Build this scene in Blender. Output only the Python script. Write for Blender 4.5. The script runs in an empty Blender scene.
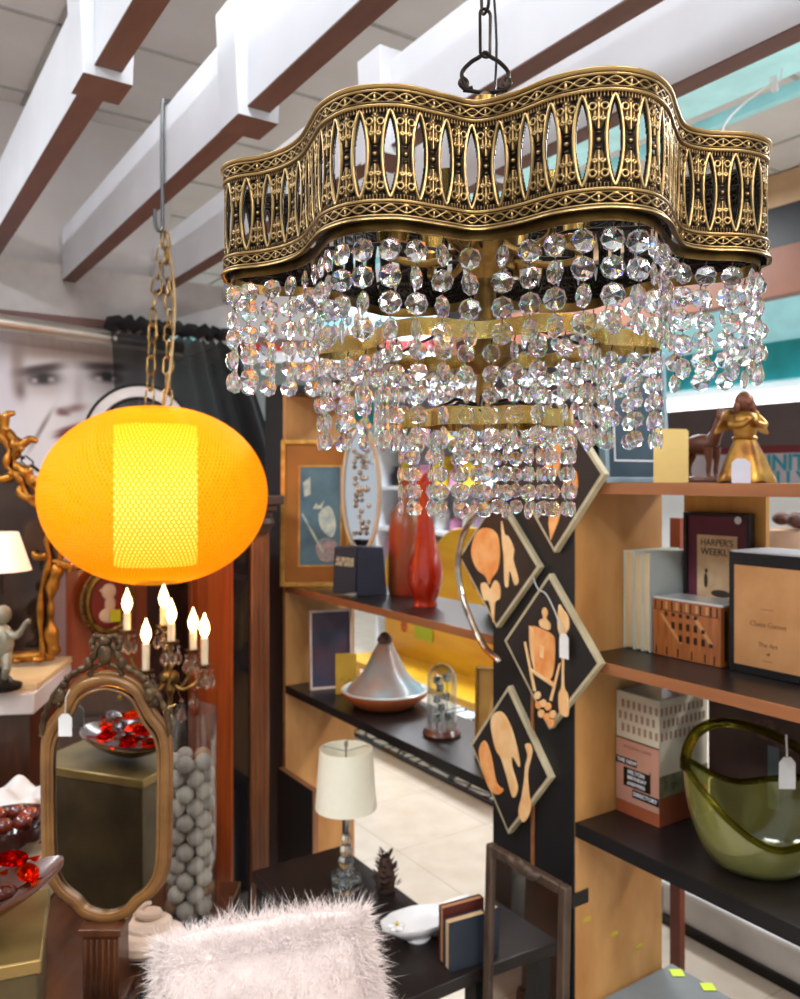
import bpy, math, random
import numpy as np
from mathutils import Vector, Matrix, Euler
random.seed(7)
rng = np.random.RandomState(5)
PI = math.pi
sc = bpy.context.scene
COL = sc.collection

# ------------------------------------------------------------------ camera, world, light, exposure
H = 1.5
TH = math.radians(33.85)
CT, ST = math.cos(TH), math.sin(TH)
F = 820.0
CAMR = -TH                 # rotation whose local -Y faces the camera position
FR = -PI/2                 # rotation whose local -Y faces out of the bookcases
cd = bpy.data.cameras.new('camera'); cam = bpy.data.objects.new('camera', cd); COL.objects.link(cam)
cam.location = (0, 0, H); cam.rotation_euler = (PI/2, 0, CAMR)
cd.sensor_fit = 'VERTICAL'; cd.sensor_height = 36.0; cd.lens = F/999*36
cd.shift_y = -19.5/999
cd.clip_start = 0.02
cd.dof.use_dof = True; cd.dof.focus_distance = 0.68; cd.dof.aperture_fstop = 10.0
sc.camera = cam
sc.view_settings.view_transform = 'Standard'; sc.view_settings.look = 'None'
sc.view_settings.gamma = 1.0; sc.view_settings.use_curve_mapping = False
sc.view_settings.exposure = 0.3
sc.cycles.max_bounces = 12; sc.cycles.transmission_bounces = 10; sc.cycles.transparent_max_bounces = 16
sc.cycles.caustics_reflective = False; sc.cycles.caustics_refractive = False
sc.cycles.sample_clamp_indirect = 6

w = bpy.data.worlds.new('World'); sc.world = w; w.use_nodes = True
bg = w.node_tree.nodes['Background']
bg.inputs[0].default_value = (0.86, 0.92, 1.0, 1); bg.inputs[1].default_value = 0.55

def area(name, loc, size, power, color, rot=(0, 0, 0)):
    l = bpy.data.lights.new(name, 'AREA'); l.shape = 'RECTANGLE'; l.size = size[0]; l.size_y = size[1]
    l.energy = power; l.color = color
    o = bpy.data.objects.new(name, l); o.location = loc; o.rotation_euler = rot; COL.objects.link(o)
    return o
COOL = (0.92, 0.96, 1.0)
WARMW = (1.0, 0.93, 0.84)
area('ceiling_tube_light', (-0.9, -0.9, 3.0), (0.4, 2.4), 55, COOL)
area('ceiling_tube_light', (-1.3, 2.3, 3.0), (0.4, 2.4), 65, COOL)
area('ceiling_tube_light', (0.45, 1.0, 3.02), (0.3, 2.4), 16, COOL)
area('ceiling_tube_light', (3.3, 0.5, 3.0), (0.4, 2.4), 95, COOL)
area('ceiling_tube_light', (3.3, 4.0, 3.0), (0.4, 2.4), 105, COOL)
area('ceiling_tube_light', (3.0, 7.2, 3.0), (2.4, 0.5), 70, COOL)
area('ceiling_tube_light', (0.6, -1.6, 2.9), (1.2, 0.4), 60, WARMW, (math.radians(35), 0, 0))

# ------------------------------------------------------------------ helpers
def W(px, py, D):
    """world point seen at a pixel of the photograph, D metres ahead of the camera"""
    r = (px-400)/F*D; z = (480-py)/F*D
    return Vector((r*CT + D*ST, -r*ST + D*CT, H+z))
def _ray(px, py):
    r = (px-400)/F
    return Vector((r*CT + ST, -r*ST + CT, (480-py)/F))
def onx(px, py, x): d = _ray(px, py); return Vector((0, 0, H)) + d*(x/d.x)
def ony(px, py, y): d = _ray(px, py); return Vector((0, 0, H)) + d*(y/d.y)
def onz(px, py, z): d = _ray(px, py); return Vector((0, 0, H)) + d*((z-H)/d.z)

def lin(c):
    return tuple(((v/255)/12.92 if v/255 <= 0.04045 else ((v/255+0.055)/1.055)**2.4) for v in c)
MATS = {}
def mat(name, col, rough=0.5, metal=0.0, coat=0.0, col2=None, scale=6.0, stretch=(1, 1, 1), bump=0.0, bscale=None,
        emit=None, estr=0.0, trans=0.0, ior=1.45, alpha=1.0, sheen=0.0, detail=4.0, sss=0.0):
    if name in MATS: return MATS[name]
    m = bpy.data.materials.new(name); m.use_nodes = True; nt = m.node_tree; b = nt.nodes['Principled BSDF']
    b.inputs['Base Color'].default_value = (*lin(col), 1)
    b.inputs['Roughness'].default_value = rough; b.inputs['Metallic'].default_value = metal
    b.inputs['Coat Weight'].default_value = coat; b.inputs['Coat Roughness'].default_value = 0.08
    b.inputs['Transmission Weight'].default_value = trans; b.inputs['IOR'].default_value = ior
    b.inputs['Alpha'].default_value = alpha; b.inputs['Sheen Weight'].default_value = sheen
    if sss: b.inputs['Subsurface Weight'].default_value = sss; b.inputs['Subsurface Radius'].default_value = (0.02, 0.02, 0.02)
    if emit is not None:
        b.inputs['Emission Color'].default_value = (*lin(emit), 1); b.inputs['Emission Strength'].default_value = estr
    tc = nt.nodes.new('ShaderNodeTexCoord'); mp = nt.nodes.new('ShaderNodeMapping')
    nt.links.new(tc.outputs['Object'], mp.inputs['Vector']); mp.inputs['Scale'].default_value = stretch
    no = nt.nodes.new('ShaderNodeTexNoise'); no.inputs['Scale'].default_value = scale; no.inputs['Detail'].default_value = detail
    nt.links.new(mp.outputs[0], no.inputs['Vector'])
    if col2 is None: col2 = tuple(max(0, v*0.88) for v in col)
    rp = nt.nodes.new('ShaderNodeValToRGB')
    rp.color_ramp.elements[0].position = 0.33; rp.color_ramp.elements[1].position = 0.67
    rp.color_ramp.elements[0].color = (*lin(col2), 1); rp.color_ramp.elements[1].color = (*lin(col), 1)
    nt.links.new(no.outputs['Fac'], rp.inputs[0]); nt.links.new(rp.outputs[0], b.inputs['Base Color'])
    if bump:
        bu = nt.nodes.new('ShaderNodeBump'); bu.inputs['Strength'].default_value = bump; bu.inputs['Distance'].default_value = 0.003
        n2 = nt.nodes.new('ShaderNodeTexNoise'); n2.inputs['Scale'].default_value = bscale or scale*6
        nt.links.new(mp.outputs[0], n2.inputs['Vector']); nt.links.new(n2.outputs['Fac'], bu.inputs['Height'])
        nt.links.new(bu.outputs[0], b.inputs['Normal'])
    MATS[name] = m
    return m
def attr_mat(name, attr, rough=0.5, metal=0.0, ramp=None, spec=0.5):
    m = bpy.data.materials.new(name); m.use_nodes = True; nt = m.node_tree; b = nt.nodes['Principled BSDF']
    a = nt.nodes.new('ShaderNodeAttribute'); a.attribute_name = attr
    b.inputs['Roughness'].default_value = rough; b.inputs['Metallic'].default_value = metal
    b.inputs['Specular IOR Level'].default_value = spec
    if ramp:
        rp = nt.nodes.new('ShaderNodeValToRGB'); cr = rp.color_ramp
        cr.elements[0].position = ramp[0][0]; cr.elements[0].color = (*lin(ramp[0][1]), 1)
        cr.elements[1].position = ramp[-1][0]; cr.elements[1].color = (*lin(ramp[-1][1]), 1)
        for p, c in ramp[1:-1]: e = cr.elements.new(p); e.color = (*lin(c), 1)
        nt.links.new(a.outputs['Fac'], rp.inputs[0]); nt.links.new(rp.outputs[0], b.inputs['Base Color'])
    else:
        nt.links.new(a.outputs['Color'], b.inputs['Base Color'])
    return m
def glass_mat(name, col, rough=0.0, ior=1.5, clear=0.2):
    m = bpy.data.materials.new(name); m.use_nodes = True; nt = m.node_tree
    for n in list(nt.nodes):
        if n.type != 'OUTPUT_MATERIAL': nt.nodes.remove(n)
    out = [n for n in nt.nodes if n.type == 'OUTPUT_MATERIAL'][0]
    g = nt.nodes.new('ShaderNodeBsdfGlass'); g.inputs['Color'].default_value = (*lin(col), 1)
    g.inputs['Roughness'].default_value = rough; g.inputs['IOR'].default_value = ior
    t = nt.nodes.new('ShaderNodeBsdfTransparent'); t.inputs['Color'].default_value = (*lin(col), 1)
    mx = nt.nodes.new('ShaderNodeMixShader'); mx.inputs[0].default_value = clear
    nt.links.new(g.outputs[0], mx.inputs[1]); nt.links.new(t.outputs[0], mx.inputs[2]); nt.links.new(mx.outputs[0], out.inputs[0])
    return m
def pane_mat(name, col=(235, 240, 240), gloss=0.12, mult=0.75):
    m = bpy.data.materials.new(name); m.use_nodes = True; nt = m.node_tree
    for n in list(nt.nodes):
        if n.type != 'OUTPUT_MATERIAL': nt.nodes.remove(n)
    out = [n for n in nt.nodes if n.type == 'OUTPUT_MATERIAL'][0]
    g = nt.nodes.new('ShaderNodeBsdfGlossy'); g.inputs['Roughness'].default_value = 0.03
    t = nt.nodes.new('ShaderNodeBsdfTransparent'); t.inputs['Color'].default_value = (*lin(col), 1)
    lw = nt.nodes.new('ShaderNodeLayerWeight'); lw.inputs[0].default_value = 0.35
    mu = nt.nodes.new('ShaderNodeMath'); mu.operation = 'MULTIPLY_ADD'; mu.inputs[1].default_value = mult; mu.inputs[2].default_value = gloss
    mx = nt.nodes.new('ShaderNodeMixShader')
    nt.links.new(lw.outputs['Facing'], mu.inputs[0]); nt.links.new(mu.outputs[0], mx.inputs[0])
    nt.links.new(t.outputs[0], mx.inputs[1]); nt.links.new(g.outputs[0], mx.inputs[2]); nt.links.new(mx.outputs[0], out.inputs[0])
    return m

class MB:
    def __init__(s): s.v = []; s.f = []; s.m = []
    def add(s, vs, fs, mi=0, M=None):
        n = len(s.v)
        for p in vs:
            p = Vector(p)
            s.v.append(M @ p if M is not None else p)
        for f in fs: s.f.append(tuple(i+n for i in f)); s.m.append(mi)
        return s
    def box(s, c, d, mi=0, rot=None):
        x, y, z = d[0]/2, d[1]/2, d[2]/2
        vs = [Vector((a*x, b*y, e*z)) for a in (-1, 1) for b in (-1, 1) for e in (-1, 1)]
        R = Euler(rot).to_matrix() if rot else Matrix.Identity(3)
        vs = [R @ p + Vector(c) for p in vs]
        return s.add(vs, [(0, 1, 3, 2), (4, 6, 7, 5), (0, 4, 5, 1), (2, 3, 7, 6), (0, 2, 6, 4), (1, 5, 7, 3)], mi)
    def bb(s, x0, x1, y0, y1, z0, z1, mi=0):
        return s.box(((x0+x1)/2, (y0+y1)/2, (z0+z1)/2), (x1-x0, y1-y0, z1-z0), mi)
    def lathe(s, prof, n=24, mi=0, c=(0, 0, 0), rot=None, sx=1, sy=1, closed=False):
        R = Euler(rot).to_matrix() if rot else Matrix.Identity(3)
        vs = []; fs = []
        for r, z in prof:
            for k in range(n):
                a = 2*PI*k/n; vs.append(R @ Vector((max(r, 1e-5)*math.cos(a)*sx, max(r, 1e-5)*math.sin(a)*sy, z)) + Vector(c))
        L = len(prof)
        for i in range(L if closed else L-1):
            j = (i+1) % L
            for k in range(n):
                fs.append((i*n+k, i*n+(k+1) % n, j*n+(k+1) % n, j*n+k))
        if not closed:
            fs.append(tuple(range(n-1, -1, -1))); fs.append(tuple((L-1)*n+k for k in range(n)))
        return s.add(vs, fs, mi)
    def tube(s, path, r, n=8, mi=0, closed=False, flat=1.0):
        P = [Vector(p) for p in path]; L = len(P)
        rr = r if isinstance(r, (list, tuple)) else [r]*L
        vs = []; fs = []; up = None
        for i, p in enumerate(P):
            if closed: t = P[(i+1) % L]-P[i-1]
            else: t = P[min(i+1, L-1)]-P[max(i-1, 0)]
            if t.length < 1e-9: t = Vector((0, 0, 1))
            t.normalize()
            if up is None: up = t.orthogonal().normalized() if abs(t.y) > 0.9 else Vector((0, 1, 0))
            up = (up - t*up.dot(t)); up = up.normalized() if up.length > 1e-6 else t.orthogonal().normalized()
            sd = t.cross(up)
            for k in range(n):
                a = 2*PI*k/n; vs.append(p + sd*math.cos(a)*rr[i] + up*math.sin(a)*rr[i]*flat)
        for i in range(L if closed else L-1):
            j = (i+1) % L
            for k in range(n): fs.append((i*n+k, i*n+(k+1) % n, j*n+(k+1) % n, j*n+k))
        if not closed: fs.append(tuple(range(n-1, -1, -1))); fs.append(tuple((L-1)*n+k for k in range(n)))
        return s.add(vs, fs, mi)
    def ell(s, c, r, nu=16, nv=10, mi=0, rot=None):
        if isinstance(r, (int, float)): r = (r, r, r)
        R = Euler(rot).to_matrix() if rot else Matrix.Identity(3)
        vs = []; fs = []
        for i in range(1, nv):
            b = PI*i/nv
            for k in range(nu):
                a = 2*PI*k/nu; vs.append(R @ Vector((r[0]*math.sin(b)*math.cos(a), r[1]*math.sin(b)*math.sin(a), r[2]*math.cos(b))) + Vector(c))
        t = len(vs); vs.append(R @ Vector((0, 0, r[2])) + Vector(c)); vs.append(R @ Vector((0, 0, -r[2])) + Vector(c))
        for i in range(nv-2):
            for k in range(nu): fs.append((i*nu+k, (i+1)*nu+k, (i+1)*nu+(k+1) % nu, i*nu+(k+1) % nu))
        for k in range(nu):
            fs.append((t, k, (k+1) % nu)); fs.append((t+1, (nv-2)*nu+(k+1) % nu, (nv-2)*nu+k))
        return s.add(vs, fs, mi)
    def prism(s, poly, y0, y1, mi=0, M=None):
        """polygon in x,z pushed from y0 (front) to y1"""
        n = len(poly)
        vs = [(p[0], y0, p[1]) for p in poly]+[(p[0], y1, p[1]) for p in poly]
        fs = [tuple(range(n)), tuple(range(2*n-1, n-1, -1))]+[(i, i+n, (i+1) % n+n, (i+1) % n) for i in range(n)]
        return s.add(vs, fs, mi, M)
    def build(s, name, mats, parent=None, bevel=0.0, smooth=35, loc=None, rz=0.0):
        me = bpy.data.meshes.new(name); me.from_pydata([tuple(p) for p in s.v], [], s.f)
        if not isinstance(mats, (list, tuple)): mats = [mats]
        for m in mats: me.materials.append(m)
        me.polygons.foreach_set('material_index', s.m)
        import bmesh
        bm = bmesh.new(); bm.from_mesh(me); bmesh.ops.recalc_face_normals(bm, faces=bm.faces); bm.to_mesh(me); bm.free()
        if smooth:
            me.polygons.foreach_set('use_smooth', [True]*len(me.polygons)); me.set_sharp_from_angle(angle=math.radians(smooth))
        o = bpy.data.objects.new(name, me); COL.objects.link(o)
        if parent is not None: o.parent = parent
        if bevel:
            b = o.modifiers.new('bevel', 'BEVEL'); b.width = bevel; b.segments = 2; b.limit_method = 'ANGLE'
        if loc is not None: o.location = loc
        o.rotation_euler = (0, 0, rz)
        return o
def thing(name, label, cat, loc=(0, 0, 0), rz=0.0, group=None):
    o = bpy.data.objects.new(name, None); COL.objects.link(o); o.empty_display_size = 0.05
    o.location = loc; o.rotation_euler = (0, 0, rz); o['label'] = label; o['category'] = cat
    if group: o['group'] = group
    return o
def tag(o, label, cat, group=None, kind=None):
    if label: o['label'] = label
    if cat: o['category'] = cat
    if group: o['group'] = group
    if kind: o['kind'] = kind
    return o
def struct(o): o['kind'] = 'structure'; return o
def copy_tree(o, parent=None):
    c = o.copy(); COL.objects.link(c); c.parent = parent
    for ch in [x for x in bpy.data.objects if x.parent == o]: copy_tree(ch, c)
    return c
def text(name, body, size, material, parent, loc, rot=(PI/2, 0, 0), align='CENTER', ext=0.0004, sx=1.0, bold=0.0):
    cu = bpy.data.curves.new(name, 'FONT'); cu.body = body; cu.size = size; cu.align_x = align; cu.align_y = 'CENTER'; cu.extrude = ext
    cu.offset = bold; cu.materials.append(material)
    tmp = bpy.data.objects.new('tmp', cu); COL.objects.link(tmp); bpy.context.view_layer.update()
    me = bpy.data.meshes.new_from_object(tmp); bpy.data.objects.remove(tmp); bpy.data.curves.remove(cu)
    if not me.materials: me.materials.append(material)
    o = bpy.data.objects.new(name, me); COL.objects.link(o); o.parent = parent; o.location = loc; o.rotation_euler = rot; o.scale = (sx, 1, 1)
    return o
def spline(pts, n, closed=False):
    P = [Vector(p) for p in pts]; L = len(P); out = []
    seg = L if closed else L-1
    for i in range(seg):
        g = (lambda k: P[k % L]) if closed else (lambda k: P[max(0, min(L-1, k))])
        a, b, c, d = g(i-1), g(i), g(i+1), g(i+2)
        for j in range(n):
            t = j/n
            out.append(0.5*((2*b)+(-a+c)*t+(2*a-5*b+4*c-d)*t*t+(-a+3*b-3*c+d)*t**3))
    if not closed: out.append(P[-1])
    return out
def link(mb, c, L, wd, r, ang, mi=0, tilt=None):
    """one chain link centred at c, long axis along tilt (default z)"""
    path = []
    for k in range(16):
        a = 2*PI*k/16; x = math.cos(a)*wd/2; z = math.sin(a)*wd/2
        z += (L/2-wd/2)*(1 if math.sin(a) >= 0 else -1)
        path.append(Vector((x*math.cos(ang), x*math.sin(ang), z)))
    if tilt is not None:
        q = Vector((0, 0, 1)).rotation_difference(Vector(tilt).normalized()); path = [q @ p for p in path]
    mb.tube([Vector(c)+p for p in path], r, 6, mi, closed=True)
def chain(mb, pts, L, wd, r, mi=0):
    pts = [Vector(p) for p in pts]; step = L-2.4*r
    tot = sum((pts[i+1]-pts[i]).length for i in range(len(pts)-1)); n = max(1, int(tot/step))
    for k in range(n):
        s_ = (k+0.5)*tot/n; acc = 0
        for i in range(len(pts)-1):
            d = pts[i+1]-pts[i]
            if acc+d.length >= s_ or i == len(pts)-2:
                link(mb, pts[i]+d*((s_-acc)/d.length), L, wd, r, (k % 2)*PI/2+0.5, mi, tilt=d); break
            acc += d.length

# ------------------------------------------------------------------ materials
M_white = mat('white_paint', (226, 229, 236), 0.55, col2=(214, 217, 225), scale=3)
M_undershade = mat('beam_underside_shade', (112, 82, 74), 0.6, col2=(100, 72, 66), scale=5, stretch=(4, 1, 4))  # brown stands in for the shade under the white beams and sleeves
M_ceil = mat('ceiling_grey', (208, 208, 208), 0.9, col2=(200, 200, 200), scale=4, bump=0.2, bscale=90)
M_floor = mat('floor_cream', (216, 204, 188), 0.28, col2=(204, 190, 172), scale=9, detail=8)
M_wall = mat('wall_white', (190, 186, 186), 0.7, col2=(184, 180, 180))
M_ply = mat('plywood', (205, 152, 92), 0.5, col2=(172, 118, 62), scale=5, stretch=(2.2, 2.2, 0.8), detail=7)
M_edge = mat('plywood_edge', (158, 100, 60), 0.55, col2=(132, 80, 46), scale=18, stretch=(1, .2, 1))
M_blackb = mat('black_board', (20, 19, 20), 0.5, col2=(14, 13, 14), scale=8)
M_shelf = mat('black_shelf', (36, 29, 28), 0.32, col2=(26, 21, 20), scale=8)
M_cherry = mat('cherry_wood', (178, 84, 34), 0.3, coat=0.4, col2=(146, 62, 24), scale=6, stretch=(6, 6, .7), detail=6)
M_dkwood = mat('dark_wood', (74, 42, 26), 0.32, coat=0.3, col2=(48, 26, 16), scale=6, stretch=(6, 1, 1))
M_midwood = mat('mid_wood', (140, 92, 54), 0.4, col2=(108, 66, 36), scale=7, stretch=(5, 5, .8))
M_brass = mat('brass', (204, 176, 108), 0.22, 1.0, col2=(186, 146, 70), scale=30)
M_antbrass = mat('antique_brass', (150, 118, 66), 0.34, 1.0, col2=(96, 72, 38), scale=40)
M_dkmetal = mat('dark_metal', (52, 44, 38), 0.4, 0.9, col2=(34, 28, 24), scale=60)
M_steel = mat('steel', (190, 188, 182), 0.28, 1.0)
M_greysteel = mat('grey_wire', (120, 122, 124), 0.4, 1.0)
M_gilt = mat('gilt', (188, 128, 48), 0.34, 0.75, col2=(122, 74, 24), scale=25, bump=0.4, bscale=60)
M_gilt2 = mat('gilt_bright', (214, 170, 88), 0.3, 0.8, col2=(170, 122, 54), scale=25)
M_black = mat('black_gloss', (16, 15, 16), 0.25)
M_mirror = mat('mirror_silver', (226, 228, 228), 0.03, 1.0, col2=(224, 226, 226))
M_tagw = mat('paper_white', (240, 238, 236), 0.7)
M_cream = mat('cream', (236, 224, 196), 0.6)
M_bulb = mat('bulb_glow', (255, 220, 150), 0.3, emit=(255, 214, 140), estr=9.0)
M_cryst = bpy.data.materials.new('crystal'); M_cryst.use_nodes = True
nt = M_cryst.node_tree
for n_ in list(nt.nodes):
    if n_.type != 'OUTPUT_MATERIAL': nt.nodes.remove(n_)
out_ = [n_ for n_ in nt.nodes if n_.type == 'OUTPUT_MATERIAL'][0]
gs = []
for cc, io in (((1, 0.02, 0.02, 1), 1.51), ((0.02, 1, 0.02, 1), 1.53), ((0.02, 0.02, 1, 1), 1.56)):
    g_ = nt.nodes.new('ShaderNodeBsdfGlass'); g_.inputs['Color'].default_value = cc; g_.inputs['Roughness'].default_value = 0.0; g_.inputs['IOR'].default_value = io; gs.append(g_)
a1 = nt.nodes.new('ShaderNodeAddShader'); a2 = nt.nodes.new('ShaderNodeAddShader')
nt.links.new(gs[0].outputs[0], a1.inputs[0]); nt.links.new(gs[1].outputs[0], a1.inputs[1])
nt.links.new(a1.outputs[0], a2.inputs[0]); nt.links.new(gs[2].outputs[0], a2.inputs[1])
tr_ = nt.nodes.new('ShaderNodeBsdfTransparent'); mx_ = nt.nodes.new('ShaderNodeMixShader'); mx_.inputs[0].default_value = 0.28
pg_ = nt.nodes.new('ShaderNodeBsdfGlass'); pg_.inputs['Roughness'].default_value = 0.0; pg_.inputs['IOR'].default_value = 1.52
m1_ = nt.nodes.new('ShaderNodeMixShader'); m1_.inputs[0].default_value = 0.16
nt.links.new(pg_.outputs[0], m1_.inputs[1]); nt.links.new(a2.outputs[0], m1_.inputs[2])
nt.links.new(m1_.outputs[0], mx_.inputs[1]); nt.links.new(tr_.outputs[0], mx_.inputs[2])
nt.links.new(mx_.outputs[0], out_.inputs[0])
M_clear = pane_mat('clear_glass', (238, 242, 242), 0.06)

# ------------------------------------------------------------------ room shell
m = MB().bb(-4, 10, -4, 11, -0.05, 0); fl = struct(m.build('floor', M_floor, smooth=0))
# cream tiles: thin joints
jt = mat('tile_joint', (196, 182, 160), 0.6)
m = MB()
for k in range(-8, 24):
    m.bb(k*0.46-0.0015, k*0.46+0.0015, -4, 11, 0, 0.0006)
for k in range(-8, 24):
    m.bb(-4, 10, k*0.46-0.0015, k*0.46+0.0015, 0, 0.0006)
struct(m.build('floor_joints', jt, smooth=0))
m = MB().bb(-4, 10, -0.5, 11, 3.1, 3.15); struct(m.build('ceiling', M_ceil, smooth=0))
m = MB()
for k in range(-6, 17): m.bb(k*0.61-0.008, k*0.61+0.008, -0.5, 11, 3.094, 3.1)
for k in range(0, 18): m.bb(-4, 10, k*0.61-0.008, k*0.61+0.008, 3.094, 3.1)
struct(m.build('ceiling_grid', mat('ceiling_grid_grey', (168, 168, 166), 0.6), smooth=0))
m = MB().bb(-4, 1.25, 3.80, 3.88, 0, 3.1); struct(m.build('wall_back', M_wall, smooth=0))
m = MB().bb(-4, 10, 10.9, 11, 0, 3.1); struct(m.build('wall_far', mat('far_wall', (196, 206, 208), 0.7, col2=(190, 200, 202)), smooth=0))
m = MB().bb(-4, -3.9, -1, 11, 0, 3.1); struct(m.build('wall_left', M_wall, smooth=0))
XR = 6.0
m = MB().bb(XR, XR+0.1, -2, 11, 0, 3.1); struct(m.build('wall_right', mat('right_wall', (222, 222, 222), 0.7, col2=(216, 216, 216)), smooth=0))
def rz_at(py): return H+(480-py)/F*6.45
def band(name, pa, pb, col, x=XR, th=0.04, **k):
    mm = MB().bb(x-th, x-0.001, -2, 10.8, rz_at(pb), rz_at(pa)); return struct(mm.build(name, mat(name+'_paint', col, 0.5, **k), smooth=0))
def header(name, za, zb, col): struct(MB().bb(4.0, 4.1, -2, 6.5, za, zb).build(name, mat(name+'_paint', col, 0.5), smooth=0))
header('trim_1', 2.92, 3.09, (196, 158, 120)); header('trim_2', 2.71, 2.919, (14, 14, 18)); header('trim_3', 2.46, 2.709, (112, 60, 30))
band('trim_4', 299, 344, (170, 226, 232), th=0.06, emit=(168, 226, 232), estr=0.35)  # cyan light put into the band's own colour as a glow
band('trim_5', 345, 382, (40, 164, 172), th=0.1)
m = MB().bb(XR-0.22, XR-0.16, -1, 9, rz_at(416), rz_at(393)); o = m.build('wall_tube_light', mat('tube_white', (255, 255, 255), 0.4, emit=(250, 252, 255), estr=2.2), smooth=0)
tag(o, 'long bright white light strip under the turquoise band on the right', 'light fixture')
# turquoise soffit with a glow added to its colour, between the beams and the right hand side
m = MB().bb(2.62, 2.82, -0.4, 9, 2.96, 2.985); struct(m.build('trim_6', mat('soffit_aqua_glow', (176, 224, 226), 0.6, emit=(170, 224, 228), estr=0.3), smooth=0))
m = MB().bb(2.90, 2.94, -0.4, 9, 2.93, 2.975); struct(m.build('trim_7', mat('soffit_dark_glow', (150, 206, 210), 0.6, emit=(150, 210, 216), estr=0.25), smooth=0))

# ceiling beams
ZB = H+0.85
def beam(xr, label, sleeve=True, y0=-1.0, width=0.055):
    x0 = xr*0.85
    t = thing('ceiling_beam', label, 'beam', (x0+width/2, 1.8, ZB), 0, 'overhead slatted beams')
    t['kind'] = 'thing'
    h = 0.22; y1 = 3.71-1.8
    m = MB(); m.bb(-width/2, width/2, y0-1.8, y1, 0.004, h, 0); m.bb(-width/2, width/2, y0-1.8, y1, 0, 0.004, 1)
    m.build('plank', [M_white, M_undershade], t, smooth=0)
    if sleeve:
        m = MB()
        m.add([(-0.05, -0.055, -0.02), (0.05, -0.055, -0.02), (0.05, 0.055, -0.02), (-0.05, 0.055, -0.02),
               (-0.062, -0.055, h+0.03), (0.062, -0.055, h+0.03), (0.062, 0.055, h+0.03), (-0.062, 0.055, h+0.03)],
              [(0, 1, 5, 4), (1, 2, 6, 5), (2, 3, 7, 6), (3, 0, 4, 7), (4, 5, 6, 7)], 0)
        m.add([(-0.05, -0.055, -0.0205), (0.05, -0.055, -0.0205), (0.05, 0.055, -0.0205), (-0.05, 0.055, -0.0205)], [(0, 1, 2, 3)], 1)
        m.build('joint_sleeve', [M_white, M_undershade], t, bevel=0.002)
    return t
beam(0.49, 'white beam with shade painted brown underneath, the leftmost of the overhead beams')
beam(0.885, 'white overhead beam with shade painted brown underneath that carries the long wire hook')
beam(1.345, 'white overhead beam passing behind the left half of the brass chandelier')
beam(1.735, 'rightmost white overhead beam, beside the turquoise soffit')
beam(0.10, 'white overhead beam left of the picture edge') if False else None
m = MB().bb(-4, 1.95, 3.715, 3.795, H+0.69, H+0.92); struct(m.build('trim_8', mat('fascia_white', (206, 202, 200), 0.6), smooth=0))
m = MB().bb(-4, 1.9, 3.70, 3.715, H+0.665, H+0.70); struct(m.build('trim_9', mat('fascia_lip', (128, 96, 90), 0.6), smooth=0))

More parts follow.
